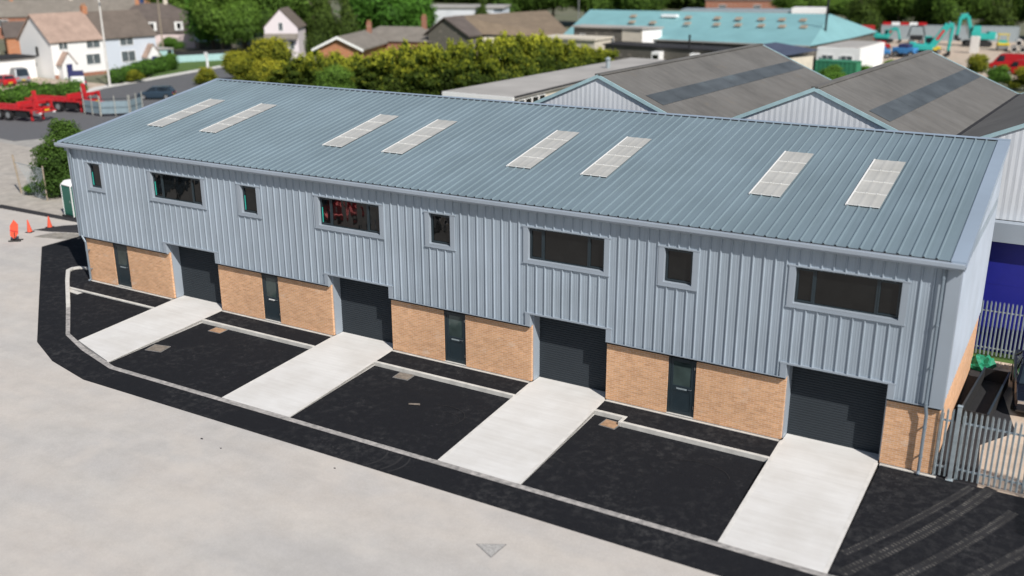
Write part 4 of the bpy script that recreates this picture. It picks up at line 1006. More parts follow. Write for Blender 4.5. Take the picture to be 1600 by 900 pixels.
# brown-roofed hall with grey gable
h = thing('hall', 'low hall with grey gable and long ochre-brown roof behind the conifers', 'building', (-52.3, 104.6, -.3), R(4))
s = MB(); s.extrude([(0, 0), (7.4, 0), (7.4, 4.5), (3.2, 6.8), (0, 4.5)], 'y', 0, 6); s.build('gable_wall', 'grey_block', h)
s = MB(); s.hexa([(-.8, -.4, 4.2), (3.2, -.4, 7.0), (3.2, 6, 7.0), (-.8, 6, 4.2), (-.8, -.4, 4.4), (3.2, -.4, 7.2), (3.2, 6, 7.2), (-.8, 6, 4.4)])
s.hexa([(7.8, -.4, 4.2), (3.2, -.4, 7.0), (3.2, 6, 7.0), (7.8, 6, 4.2), (7.8, -.4, 4.4), (3.2, -.4, 7.2), (3.2, 6, 7.2), (7.8, 6, 4.4)]); s.build('porch_roof', 'tile_dark', h)
s = MB(); s.mesh([(4.5, 1.0, 4.6), (19, 14.5, 3.6), (9.3, 26, 7.2), (2.2, 4.5, 7.15), (16.5, 20, 3.9)], [(0, 1, 4, 2, 3)]); s.build('roof', 'tile_ochre', h)
MB().prism([(5, 2), (18.5, 14.8), (9.6, 25), (3.4, 5.2)], 0, 3.9).build('wall', 'cream_render', h)
# pale metal shed
h = thing('metal_shed', 'pale blue-white metal shed standing beyond the brown roofs', 'building', (-82.5, 146.8, -.3), R(24))
MB().box(0, 14.5, 0, 12, 0, 6.2).build('wall', 'white_sheet', h); MB().box(10.0, 16.5, .4, 12, 0, 6.0).build('annex', 'house_grey', h)
MB().box(-.3, 16.8, -.3, 12.3, 6.21, 6.5).build('roof', 'flat_felt', h)
# teal roofed factory
h = thing('factory', 'large factory with bright teal pitched roof and rows of small brown vents', 'building', (0, 0, 0))
A, B, C_, Dd, E_ = (-34.3, 117, 3.8), (6.5, 114.7, 3.8), (8.3, 132, 3.8), (4.19, 135.5, 7.2), (-36.4, 131.5, 7.2)
s = MB(); s.mesh([A, B, C_, Dd, E_, (-38, 148, 3.8), (9, 150, 3.8)], [(0, 1, 3, 4), (1, 2, 3), (4, 3, 6, 5), (2, 6, 3)]); s.build('roof', 'teal_roof', h)
MB().prism([(-34.0, 117.4), (6.3, 115.1), (8.1, 132), (8.5, 149), (-37.5, 147)], -.3, 3.78).build('wall', 'grey_block', h)
s = MB(); s.bar((-34.3, 116.95, 3.75), (6.5, 114.62, 3.75), .2, .2); s.build('eaves_gutter', 'flat_felt', h)
def teal_pt(f, g):   # f along, g up the slope
    a = Vector(A).lerp(Vector(B), f); b_ = Vector(E_).lerp(Vector(Dd), f); return a.lerp(b_, g)
for f in (.245, .335, .48, .60, .685, .775, .855, .935):
    for g in (.52, .74):
        if f == .335 and g > .6: continue
        p = teal_pt(f - (.02 if g > .6 else 0), g); v_ = MB().hexa([(p.x - .55, p.y - .5, p.z + .02), (p.x + .55, p.y - .5, p.z + .02), (p.x + .55, p.y + .5, p.z + .25), (p.x - .55, p.y + .5, p.z + .25), (p.x - .45, p.y - .4, p.z + .22), (p.x + .45, p.y - .4, p.z + .22), (p.x + .45, p.y + .4, p.z + .42), (p.x - .45, p.y + .4, p.z + .42)]).build('roof_vent', 'skylight_dirty', h)
p = teal_pt(.37, .78); MB().box(p.x - 1, p.x + 1.6, p.y - .6, p.y + .8, p.z, p.z + .4).build('roof_hatch', 'white_paint', h)
t = thing('flue', 'thin dark flue pole rising at the right end of the teal roof', 'flue', (5.8, 126, 0)); MB().tube((0, 0, 3), (.1, 0, 10.6), .16, n=10).build('pipe', 'dark_gap', t); MB().tube((.1, 0, 10.6), (.1, 0, 10.8), .24, .1, 10).build('cowl', 'dark_gap', t)
t = thing('flue', 'short dark flue standing in front of the middle of the teal roof', 'flue', (-8.6, 107, 0)); MB().tube((0, 0, 0), (0, 0, 5.2), .14, n=10).build('pipe', 'dark_gap', t); MB().tube((0, 0, 5.2), (0, 0, 5.35), .22, .08, 10).build('cowl', 'dark_gap', t)
# blocks before the factory
h = thing('block_building', 'flat grey block building with a pale right half before the teal roof', 'building', (0, 0, 0))
MB().prism([(-30.9, 114.5), (-22.4, 114.3), (-22.4, 118), (-30.9, 118)], -.3, 5.35).build('wall', 'grey_block', h)
MB().prism([(-22.38, 114.2), (-19.0, 114.2), (-19.0, 118), (-22.38, 118)], -.3, 5.35).build('pale_wall', 'cream_render', h)
MB().prism([(-18.98, 114.25), (-17.3, 116.8), (-17.3, 118), (-18.98, 118)], -.3, 5.35).build('white_wall', 'white_paint', h)
MB().prism([(-31.1, 114.1), (-18.9, 113.9), (-17.1, 116.7), (-17.1, 118.2), (-31.1, 118.2)], 5.36, 5.6).build('roof', 'flat_felt', h)
win(h, -29.6, -28.8, 3.4, 4.3, 114.2); win(h, -24.6, -23.8, 3.0, 4.1, 114.2)
h = thing('cream_wall_building', 'low cream-walled building behind the right end of the conifers', 'building', (0, 0, 0))
MB().prism([(-33.5, 108), (-23.9, 107.8), (-23.9, 113.6), (-33.5, 113.8)], -.3, 3.9).build('wall', 'cream_render', h); MB().prism([(-33.7, 107.7), (-23.7, 107.5), (-23.7, 113.8), (-33.7, 113.9)], 3.91, 4.2).build('roof', 'cream_render', h)
h = thing('brick_range', 'long low grey-brown range with white vents before the factory', 'building', (0, 0, 0))
MB().prism([(-22.5, 108.3), (-4.0, 105.8), (-4.0, 111.5), (-22.5, 113.8)], -.3, 3.3).build('wall', 'grey_block', h); MB().prism([(-22.7, 108.1), (-3.8, 105.6), (-3.8, 111.7), (-22.7, 114)], 3.31, 3.5).build('roof', 'dark_asphalt', h)
for x in (-13.6, -7.8):
    v_ = MB().box(x, x + 1.2, 105.2, 106.0 + .9, 1.6, 2.9).build('vent_box', 'white_paint', h); MB().box(x + .2, x + 1.05, 105.17, 105.198, 1.7, 2.5).build('pane', 'window_glass', v_)
h = thing('blue_slate_building', 'small building with dark blue-grey roof beside the factory', 'building', (0, 0, 0))
MB().mesh([(1.5, 97, 4.6), (6.05, 99, 5.4), (12.2, 97, 4.8), (9.7, 90, 4.5), (-1.8, 98.5, 4.0)], [(0, 3, 2, 1), (0, 1, 4)]).build('roof', 'slate_blue', h)
MB().prism([(2.4, 96.8), (9.5, 91.0), (11.6, 96.6), (6.0, 98.4)], -.3, 4.1).build('wall', 'cream_render', h)
h = thing('site_office', 'white flat-roofed site office at the end of the factory', 'building', (0, 0, 0))
MB().prism([(8.0, 113.0), (13.9, 112.8), (14.6, 126), (9.4, 126)], -.3, 3.85).build('wall', 'white_paint', h); MB().prism([(8.4, 113.6), (13.6, 113.3), (14.2, 125.6), (9.6, 125.6)], 3.86, 3.98).build('roof', 'flat_felt', h)
for x in (8.8, 11.4): win(h, x, x + 1.5, 1.6, 2.8, 112.8)
def container(label, x, y, rz, L, mat, H=2.6):
    t = thing('shipping_container', label, 'container', (x, y, -.25), rz); s = MB(); n = int(L / .28)
    prev = None
    for sg in (-1.22, 1.22):
        for k in range(n):
            xa = -L / 2 + L * k / n; xb = -L / 2 + L * (k + 1) / n; d_ = .05 if k % 2 else 0; q = sg - (d_ if sg > 0 else -d_); s.poly([(xa, q, .15), (xb, q, .15), (xb, q, H - .1), (xa, q, H - .1)])
    s.box(-L / 2, L / 2, -1.12, 1.12, .1, H - .12); s.build('body', mat, t)
    s = MB()
    for z in (.0, H - .12): s.box(-L / 2, L / 2, -1.24, -1.15, z, z + .14); s.box(-L / 2, L / 2, 1.15, 1.24, z, z + .14); 
    for xx in (-L / 2 - .01, L / 2 - .12):
        for yy in (-1.25, 1.13): s.box(xx, xx + .13, yy, yy + .12, 0, H)
    s.box(-L / 2, L / 2, -1.2, 1.2, H - .02, H + .02); s.build('frame', mat, t)
    s = MB(); s.box(L / 2 + .011, L / 2 + .03, -1.1, -.02, .15, H - .15); s.box(L / 2 + .011, L / 2 + .03, .02, 1.1, .15, H - .15); s.build('door', mat, t)
container('dull green container in front of the white site office', 12.3, 107.5, R(-3), 5.4, 'green_paint', 2.9)
# plant yard ------------------------------------------------------
sheet('plant_yard', [(-2, 126), (60, 118), (90, 200), (5, 205)], -.24, 'pink_gravel', .1)
container('long grey container at the back of the plant yard under the trees', 8.6, 190.5, R(12), 13, 'galv', 2.9)
container('second grey container continuing the row in the plant yard', 21.5, 193.3, R(12), 12, 'galv', 2.9)
container('dark red container end at the left of the container row', -.2, 186.5, R(12), 3.2, 'red_paint', 2.8)
def excavator(name, label, x, y, rz, sc, boom, paint='turquoise'):
    t = thing(name, label, 'excavator', (x, y, -.25), rz); t.scale = (sc, sc, sc)
    for sg in (-1, 1):
        MB().extrude([(-1.9, .25), (-1.6, 0), (1.6, 0), (1.9, .25), (1.9, .6), (1.6, .85), (-1.6, .85), (-1.9, .6)], 'y', sg * 1.15 - .28, sg * 1.15 + .28).build('track', 'rubber', t)
    b_ = MB().box(-2.1, 1.1, -1.25, 1.25, 1.05, 1.9).box(-2.35, -1.3, -1.2, 1.2, 1.15, 2.15).build('body', paint, t, bevel=.08)
    MB().box(-2.4, -1.9, -1.15, 1.15, 1.25, 1.95).build('counterweight', 'white_paint', t, bevel=.05)
    c = MB().hexa([(-.2, .35, 1.9), (1.15, .35, 1.9), (1.15, 1.25, 1.9), (-.2, 1.25, 1.9), (-.1, .4, 3.05), (.85, .4, 3.05), (.85, 1.2, 3.05), (-.1, 1.2, 3.05)]).build('cab', paint, t)
    MB().box(.9, 1.16, .42, 1.18, 2.05, 2.8).box(0, .9, .33, .349, 2.1, 2.85).build('cab_glass', 'car_glass', c)
    MB().tube((0, 0, .5), (0, 0, 1.05), .7, n=14).build('turntable', 'dark_gap', t)
    p0, p1, p2, p3 = [Vector((p[0], -.25, p[1])) for p in boom]
    MB().bar(p0, p1, .50, .95).bar(p1, p2, .48, .80).build('boom', paint, t, bevel=.05)
    MB().bar(p2, p3, .42, .72).build('stick', paint, t, bevel=.05); MB().bar(p0.lerp(p1, .3) + Vector((0, -.27, 0)), p0.lerp(p1, .75) + Vector((0, -.27, 0)), .02, .4).build('boom_stripe', 'red_paint', t)
    MB().tube(p0 + Vector((.5, 0, -.1)), (p0 + p1 * 2) / 3 + Vector((.5, 0, -.2)), .09).tube(p1 + Vector((0, 0, .35)), p2 + Vector((.1, 0, .35)), .08).build('hydraulic_ram', 'chrome', t)
    MB().extrude([(p3.x - .1, p3.z + .1), (p3.x + .35, p3.z - .1), (p3.x + .3, p3.z - .7), (p3.x - .3, p3.z - .9), (p3.x - .75, p3.z - .6), (p3.x - .45, p3.z - .5), (p3.x - .15, p3.z - .35)], 'y', -.75, .25).build('bucket', 'dark_gap', t)
    return t
excavator('excavator', 'large turquoise and white excavator with its arm folded, under the trees', 21.6, 179.5, R(195), 1.25, [(.9, 1.8), (1.7, 4.4), (2.7, 4.3), (2.9, 1.6)])
excavator('excavator', 'turquoise excavator with steeply raised folded boom, left of the largest one', 16.4, 152.5, R(10), 1.1, [(.9, 1.6), (2.9, 4.9), (3.6, 4.6), (3.3, 1.0)])
excavator('mini_excavator', 'smaller turquoise excavator in front of the grey container', 4.6, 180.5, R(0), .82, [(.9, 1.8), (1.8, 3.4), (3.0, 3.2), (3.6, .9)])
t = thing('grab_machine', 'dark frame-armed loader standing between the two turquoise excavators and the container', 'loader', (10.4, 181.5, -.25), R(8))
MB().box(-1.2, 1.2, -.9, .9, .6, 1.5).build('body', 'dark_gap', t); MB().bar((-1.6, 0, 1.2), (-1.1, 0, 3.3), .25, .3).bar((-1.1, 0, 3.3), (1.0, 0, 3.3), .2, .25).bar((1.0, 0, 3.3), (1.7, 0, .8), .25, .3).build('arm', 'anthracite', t)
for xx in (-.9, .9):
    for yy in (-.9, .9): wheel(t, xx, yy, .45, .35)
# roller
t = thing('road_roller', 'small yellow and turquoise road roller standing beside the stacked pipes', 'roller', (26.6, 172.3, -.25), R(-80))
MB().tube((1.25, -.8, .6), (1.25, .8, .6), .6, n=20).build('drum', 'rim_grey', t); MB().tube((-1.25, -.8, .55), (-1.25, .8, .55), .55, n=20).build('drum', 'rim_grey', t)
MB().box(.45, 1.95, -1.0, 1.0, .95, 1.35).box(-1.9, .45, -.85, .85, .75, 1.2).build('chassis', 'yellow_paint', t, bevel=.05); MB().box(-.7, .7, -.8, .8, 1.2, 1.75).build('body', 'turquoise', t, bevel=.05)
s = MB()
for xx in (-.75, .65):
    for yy in (-.8, .72): s.box(xx, xx + .08, yy, yy + .08, 1.3, 2.75)
s.build('cab_frame', 'yellow_paint', t); MB().box(-.9, .9, -.95, .95, 2.75, 2.88).build('canopy', 'yellow_paint', t)
# stone block/pipes
for k in range(7):
    s = MB(); x, y = 28.8 + (k % 4) * 1.35 + (.6 if k > 3 else 0), 169.5; z = .55 + (1.1 if k > 3 else 0); s.tube((0, -1.6, 0), (0, 1.6, 0), .55, n=16); s.mi = 1; s.tube((0, -1.605, 0), (0, -1.60, 0), .42, n=16)
    o = tag(s.build('concrete_pipe', ['smooth_concrete', 'dark_gap']), 'pale concrete pipe in the stack at the right edge of the plant yard', 'pipe', 'concrete pipes stacked in the plant yard'); o.location = (x, y, z - .25); o.rotation_euler = (0, 0, .1)
t = thing('concrete_block', 'upright pale concrete block standing before the largest excavator', 'block', (22.9, 163.5, -.25), .1); MB().box(-.75, .75, -.5, .5, 0, 2.9).build('block', 'smooth_concrete', t, bevel=.05); MB().tube((-.3, 0, 2.9), (.3, 0, 2.9), .06).build('lifting_loop', 'iron', t)
car('parked_van', 'red van furthest back of the two at the right edge of the plant yard', 'van', (30.8, 137.2, -.25), R(176), 'car_red', 5.6, 2.0, 2.3, 'van')
car('parked_van', 'red van nearest the shrubs at the right edge of the plant yard', 'van', (33.2, 129.6, -.25), R(170), 'car_red', 5.0, 1.9, 2.1, 'van')
def machine(name, label, x, y, rz, paint, paint2, s_=1.):
    t = thing(name, label, 'machinery', (x, y, -.25), rz); t.scale = (s_,) * 3
    MB().box(-1.6, 1.2, -.8, .8, .55, 1.25).build('chassis', paint, t, bevel=.05); MB().box(-.9, .5, -.7, .7, 1.25, 1.7).build('hood', paint2, t, bevel=.05)
    for xx in (-1.1, .9):
        for yy in (-.8, .8): wheel(t, xx, yy, .42, .3)
    MB().bar((1.2, 0, .9), (2.2, 0, .5), .12, .12).build('drawbar', 'dark_gap', t)
machine('compressor', 'red site compressor beside the white office in the plant yard', 8.3, 158.5, .3, 'car_red', 'car_red', 1.1)
machine('compressor', 'light blue site compressor in the group left of the sheet roof ridge', 10.6, 146.5, .1, 'blue_paint', 'blue_paint', 1.1)
machine('compressor', 'red and dark blue site compressor nearest the warehouse ridge', 15.4, 155.5, .6, 'red_paint', 'car_red', 1.2)
machine('compressor', 'bright blue site trailer in front of the red machines', 14.0, 149.5, -.2, 'blue_paint', 'navy', 1.3)
machine('compressor', 'orange-yellow site machine behind the raised excavator boom', 16.7, 160.5, .2, 'yellow_paint', 'dark_gap', .9)
s = MB()
for k, c in enumerate((0, 1, 0, 1, 0)): s.mi = c; s.box(-4 + k * 1.7, -4 + k * 1.7 + 1.55, -.4, .4, 0, .55)
t = tag(s.build('barrier_stack', ['car_red', 'lap_white']), 'red and white plastic barriers stacked on top of the grey container', 'barriers'); t.location = (6.4, 189.8, 2.68); t.rotation_euler = (0, 0, R(12))
t = thing('skip', 'bright yellow skip standing left of the first warehouse roof edge', 'skip', (17.2, 104.5, -.25), R(3))
MB().hexa([(-1.6, -.8, .1), (1.6, -.8, .1), (1.6, .8, .1), (-1.6, .8, .1), (-2.4, -.95, 1.25), (2.4, -.95, 1.25), (2.4, .95, 1.25), (-2.4, .95, 1.25)]).build('body', 'yellow_paint', t); MB().box(-2.45, 2.45, -1.02, -.95, 1.18, 1.3).box(-2.45, 2.45, .95, 1.02, 1.18, 1.3).build('rim', 'yellow_paint', t)
# distant red-roofed strip beyond the factory
h = thing('distant_shed', 'long grey shed with a red fascia beyond the teal roof', 'building', (0, 0, 0))
MB().prism([(-47.5, 205), (-22, 212), (-24, 222), (-50, 215)], -.3, 2.6).build('wall', 'red_paint', h); MB().prism([(-47.8, 204.6), (-21.7, 211.7), (-23.8, 222.3), (-50.3, 215.3)], 2.61, 3.9).build('roof', 'galv', h)
MB().prism([(-22, 211), (-15.5, 212.5), (-16.5, 219), (-23, 217)], -.3, 3.4).build('end_block', 'orange_red', h); MB().prism([(-22.4, 210.6), (-15.1, 212.1), (-16.1, 219.4), (-23.4, 217.4)], 3.41, 4.6).build('end_roof', 'white_paint', h)
h = thing('brick_house', 'distant red-brick house at the top edge above the red fascia shed', 'house', (-62, 262, -.3), R(20)); gable_wall(h, 0, 22, 0, 8, 4.5, 7.5, 'red_brick'); gable_roof(h, 0, 22, 0, 8, 4.5, 7.6, 'tile_brown'); win(h, 4, 6, 1.5, 3); win(h, 14, 16, 1.5, 3)

# ================================================================== LEFT BACKGROUND
sheet('road', [(-42, 24), (-60, 26), (-62, 34), (-64, 46), (-69, 55), (-71, 64), (-75, 80), (-79, 98), (-66, 100), (-60, 80), (-50, 62), (-44, 48), (-38, 34)], -.20, 'road_asphalt', .08)
sheet('hardstanding', [(-120, 5.2), (-60, 6.7), (-60, 24.2), (-20, 21.2), (-9, 15.2), (-9, 26), (-38, 33), (-42, 23.8), (-60, 25.8), (-62, 33.8), (-100, 25)], -.10, 'hardstanding', .15)
sheet('gravel_drive', [(-66.4, 46), (-67, 33), (-100, 25), (-120, 40), (-105, 60), (-88, 58.5), (-84.0, 58.5), (-72, 58)], -.21, 'pink_gravel', .05)
sheet('pavement', [(-66.2, 47), (-71.0, 55), (-72.9, 64), (-76.8, 80), (-81, 98), (-79.4, 98), (-75.2, 80), (-71.2, 64), (-69.2, 55), (-64.4, 46)], -.17, 'smooth_concrete', .1)
sheet('lawn', [(-73.5, 66), (-77.3, 80), (-81.5, 98), (-92, 98), (-86, 82), (-82, 76)], -.16, 'grass', .1)
sheet('grass_bank', [(-60, 80), (-50, 62), (-44, 48), (-30, 50), (-10, 52), (-8, 100), (-66, 100)], -.18, 'grass', .1)
# totem sign
t = thing('totem_sign', 'tall white totem sign with a navy blue top panel beside the hedge', 'sign', (-64.3, 47.6, -.2), R(54)); MB().box(-.75, .75, -.12, .12, 0, 2.5).build('panel', 'white_paint', t); MB().box(-.76, .76, -.13, .13, 2.5, 3.15).build('top_panel', 'navy', t)
t = thing('lamp_post', 'tall thin pale lamp post at the kerb before the two houses', 'lamp post', (-69.75, 56.3, -.2)); MB().tube((0, 0, 0), (0, 0, 11.6), .16, .10, 10).build('column', 'smooth_concrete', t); MB().tube((0, 0, 11.6), (1.4, -.6, 11.9), .05).box(1.3, 2.0, -.9, -.5, 11.82, 11.98).build('lamp_head', 'rim_grey', t)
t = thing('telegraph_pole', 'brown timber telegraph pole in front of the pink mansard house', 'pole', (-101, 92.5, -.2)); MB().tube((0, 0, 0), (0, 0, 11), .14, .10, 10).build('pole', 'pole_wood', t); MB().box(-.9, .9, -.06, .06, 10.1, 10.25).build('cross_arm', 'pole_wood', t)
t = thing('lamp_post', 'thin grey mast rising in front of the bright green maple', 'lamp post', (-86.5, 136, -.2)); MB().tube((0, 0, 0), (0, 0, 12), .16, .1, 8).build('column', 'rim_grey', t); MB().box(-.2, .8, -.12, .12, 12, 12.15).build('lamp_head', 'rim_grey', t)
t = thing('lamp_post', 'thin mast above the left end of the teal roof', 'lamp post', (-62, 178, -.2)); MB().tube((0, 0, 0), (0, 0, 11), .14, .1, 8).build('column', 'rim_grey', t); MB().box(-.2, .8, -.12, .12, 11, 11.15).build('lamp_head', 'rim_grey', t)
t = thing('boundary_wall', 'pale turquoise garden wall with dark boarding beyond the lawn', 'wall', (-87.5, 83.2, -.2), R(60)); MB().box(0, 9, 0, .2, 0, 1.1).build('wall', 'turquoise_render', t); MB().box(0, 9, .02, .18, 1.1, 1.7).build('board_panel', 'dark_gap', t)
t = thing('garage', 'small pale turquoise garage at the end of the blue house', 'garage', (-88.3, 79.0, -.2), R(80)); MB().box(0, 4, 0, 4, 0, 2.2).build('wall', 'turquoise_render', t); MB().box(3.0, 3.8, -.03, -.005, 0, 2.0).build('door', 'dark_gap', t); MB().box(-.1, 4.1, -.2, 4.1, 2.2, 2.35).build('roof', 'flat_felt', t)
t = thing('shed', 'low grey-blue shed roof behind the garden wall', 'shed', (-104, 103.5, -.2), R(58)); MB().box(0, 7, 0, 4, 0, 1.3).build('wall', 'grey_block', t); MB().hexa([(-.2, -.2, 1.3), (7.2, -.2, 1.3), (7.2, 4.2, 2.4), (-.2, 4.2, 2.4), (-.2, -.2, 1.42), (7.2, -.2, 1.42), (7.2, 4.2, 2.52), (-.2, 4.2, 2.52)]).build('roof', 'house_grey', t)
t = thing('sign_post', 'short white post standing on the lawn edge', 'post', (-73.8, 77.2, -.2)); MB().box(-.12, .12, -.12, .12, 0, 2.6).build('post', 'white_paint', t); MB().box(-.35, .35, -.14, -.121, 2.0, 2.7).build('plate', 'white_paint', t)
# steel railing with sheet panels
pts = [(-57.0, 42.6), (-53.6, 40.2), (-51.2, 38.4), (-48.3, 38.2), (-46.2, 40.2), (-47.6, 43.0)]
for i in range(len(pts) - 1):
    a, b_ = Vector((*pts[i], 0)), Vector((*pts[i + 1], 0)); L = (b_ - a).length
    t = thing('steel_fence', ['leftmost', 'second', 'third', 'fourth', 'rightmost'][i] + ' bay of the pale steel fence with grey-blue panels behind the roof edge', 'fence', (a.x, a.y, -.15), math.atan2(b_.y - a.y, b_.x - a.x), 'bays of pale steel fence')
    MB().box(.05, L - .05, -.01, .01, .25, 1.55).build('panel', 'fence_mesh', t); MB().box(0, L, -.03, .03, 1.75, 1.82).box(0, L, -.03, .03, .85, .9).build('rail', 'anthracite', t)
    for k in range(3): o = MB().box(-.03, .03, -.035, .035, 0, 2.15).build('post', 'post_grey', t); o.location = (L * k / 2.0 if k < 2 else L - .06, -.08, 0)
# red skeletal trailers
def trailer(label, x, y, rz, L=12.2):
    t = thing('skeletal_trailer', label, 'trailer', (x, y, -.10), rz, 'red skeletal trailers')
    # rear of trailer at x=0, front toward -x
    s = MB(); s.box(-L, 0, -.50, -.32, 1.0, 1.38); s.box(-L, 0, .32, .50, 1.0, 1.38); k = 0
    xx = -.2
    while xx > -L: s.box(xx - .12, xx, -1.2, 1.2, 1.12, 1.30); xx -= 1.45
    s.box(-L, 0, -1.24, -1.14, 1.1, 1.3); s.box(-L, 0, 1.14, 1.24, 1.1, 1.3)
    s.build('chassis', 'red_paint', t)
    s = MB()
    for yy in (-1.15, 1.0): s.box(-.25, .0, yy, yy + .15, 1.3, 2.1)
    s.box(-.22, -.05, -1.15, 1.15, 1.95, 2.12); s.box(-2.6, -2.4, -1.1, 1.1, 1.3, 1.9); s.bar((-1.3, .3, 1.3), (-1.5, .3, 2.95), .3, .3); s.bar((-2.5, -.9, 1.4), (-.1, -.9, 1.9), .15, .25); s.bar((-2.5, .9, 1.4), (-.1, .9, 1.9), .15, .25)
    s.build('headboard', 'red_paint', t)
    s = MB(); s.box(-.05, .35, -1.2, 1.2, .9, 1.02); s.build('bumper', 'red_paint', t)
    for a in (-3.9, -5.2, -6.5):
        for sg in (-1.02, 1.02): wheel(t, a, sg, .5, .36)
        MB().tube((a, -1.0, .5), (a, 1.0, .5), .08).build('axle', 'dark_gap', t)
    for sg in (-.7, .7): MB().box(-1.2, -1.0, sg - .08, sg + .08, 0, 1.1).build('landing_leg', 'red_paint', t)
    MB().box(-2.9, -1.4, -1.1, -.55, .35, .95).build('side_locker', 'dark_gap', t)
    for sg in (-.9, .9): MB().box(.351, .37, sg - .18, sg + .18, .78, .9).build('tail_light', 'white_paint', t)
    MB().box(.352, .372, -.3, .3, 1.05, 1.2).build('number_plate', 'plate_yellow', t)
trailer('red skeletal container trailer nearest the camera, reaching out of the left edge', -50.6, 33.2, R(8), 13)
trailer('shorter-looking red skeletal trailer behind, tail next to the steel fence', -51.6, 39.9, R(10), 8.4)
# mesh fence at left
t = thing('mesh_fence', 'rusty leaning chain-link fence panel before the shrub at the far left', 'fence', (-21.6, 10.6, -.02), R(-8))
s = MB()
for k in range(26):
    x = k * .15; s.tube((x, 0, 0), (min(3.6, x + 2.2), 0, min(2.2, 3.6 - x)), .008, n=4); s.tube((x, .01, min(2.2, 2.2)), (min(3.6, x + 2.2), .01, max(0, 2.2 - (3.6 - x))), .008, n=4)
s.build('mesh', 'galv', t); MB().tube((0, 0, 0), (-.45, 0, 2.7), .07, n=8).build('post', 'pole_wood', t); MB().tube((3.6, 0, 0), (3.6, 0, 2.4), .05, n=8).build('post', 'pole_wood', t)
MB().tube((-.36, 0, 2.2), (3.6, 0, 2.2), .02, n=6).build('top_wire', 'galv', t)

# ================================================================== VEGETATION
def leaf_mesh(name, lobes, n, size, seed, mat, flat=.0, up=.0, core=.72, zlo=None, ztop=None, aspect=1.6, grad=0):
    """lobes: (x,y,z,rx,ry,rz). Leaf-sized quads over and inside each lobe plus a dark ragged core."""
    rs = np.random.RandomState(seed); V = []; Fc = []; S = []
    vol = np.array([l[3] * l[4] + l[3] * l[5] + l[4] * l[5] for l in lobes]); cnt = (n * vol / vol.sum()).astype(int) + 1
    zs = [l[2] + l[5] for l in lobes]; zmax = max(zs); zmin = min(l[2] - l[5] for l in lobes)
    off = 0
    for l, c in zip(lobes, cnt):
        d = rs.randn(c, 3); d /= np.linalg.norm(d, axis=1)[:, None]
        rad = .72 + .42 * rs.rand(c) ** .8
        # lumpy surface
        lump = 1 + .16 * np.sin(d[:, 0] * 5 + seed) * np.cos(d[:, 1] * 4.3 + l[0]) + .10 * np.sin(d[:, 2] * 9 + l[1] * 3)
        p = np.array(l[:3]) + d * np.array(l[3:6]) * (rad * lump)[:, None]
        nrm = d + rs.randn(c, 3) * .55; nrm[:, 2] += .25; nrm /= np.linalg.norm(nrm, axis=1)[:, None]
        a = np.cross(nrm, rs.randn(c, 3)); a /= np.linalg.norm(a, axis=1)[:, None] + 1e-9
        if up: 
            a = a * (1 - up) + np.array([0, 0, 1]) * up; a /= np.linalg.norm(a, axis=1)[:, None]
            
        b_ = np.cross(nrm, a); b_ /= np.linalg.norm(b_, axis=1)[:, None] + 1e-9
        sz = size * (.55 + .9 * rs.rand(c))[:, None]
        q = np.stack([p - a * sz * aspect * .5, p + b_ * sz * .42, p + a * sz * aspect * .5, p - b_ * sz * .42], 1).reshape(-1, 3)
        V.append(q); Fc += [(off + 4 * i, off + 4 * i + 1, off + 4 * i + 2, off + 4 * i + 3) for i in range(c)]; off += 4 * c
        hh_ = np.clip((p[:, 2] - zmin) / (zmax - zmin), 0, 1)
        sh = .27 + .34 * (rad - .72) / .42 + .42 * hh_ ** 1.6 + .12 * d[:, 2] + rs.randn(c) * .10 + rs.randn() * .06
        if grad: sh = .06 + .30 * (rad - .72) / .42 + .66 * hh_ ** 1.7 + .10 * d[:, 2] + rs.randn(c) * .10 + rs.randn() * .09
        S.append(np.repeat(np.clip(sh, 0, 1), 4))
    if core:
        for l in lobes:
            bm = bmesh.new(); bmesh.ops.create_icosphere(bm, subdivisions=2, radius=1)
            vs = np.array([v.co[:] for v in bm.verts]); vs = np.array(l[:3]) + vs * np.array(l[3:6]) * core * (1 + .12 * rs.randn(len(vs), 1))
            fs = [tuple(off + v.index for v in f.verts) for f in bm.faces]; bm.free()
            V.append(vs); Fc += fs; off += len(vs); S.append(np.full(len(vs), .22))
    V = np.concatenate(V); S = np.concatenate(S)
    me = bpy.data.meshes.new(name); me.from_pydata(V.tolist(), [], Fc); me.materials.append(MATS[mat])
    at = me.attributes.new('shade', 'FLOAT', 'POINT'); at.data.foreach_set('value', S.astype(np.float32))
    return me
def round_lobes(rs, R_, H, zb, n=11, squash=1.):
    out = [(0, 0, zb + (H - zb) * .55, R_ * .62, R_ * .62, (H - zb) * .40)]
    for i in range(n):
        a = 2 * math.pi * i / n * 1.9 + rs.rand() * .8; f = rs.rand(); rr_ = R_ * (.42 + .25 * rs.rand()); z = zb + (H - zb) * (.22 + .60 * f); k = 1 - .45 * f
        out.append((R_ * .58 * k * math.cos(a), R_ * .58 * k * math.sin(a), z, rr_ * .8, rr_ * .8, rr_ * .66 * squash))
    out.append((rs.randn() * R_ * .1, rs.randn() * R_ * .1, H - R_ * .34, R_ * .42, R_ * .42, R_ * .34))
    return out
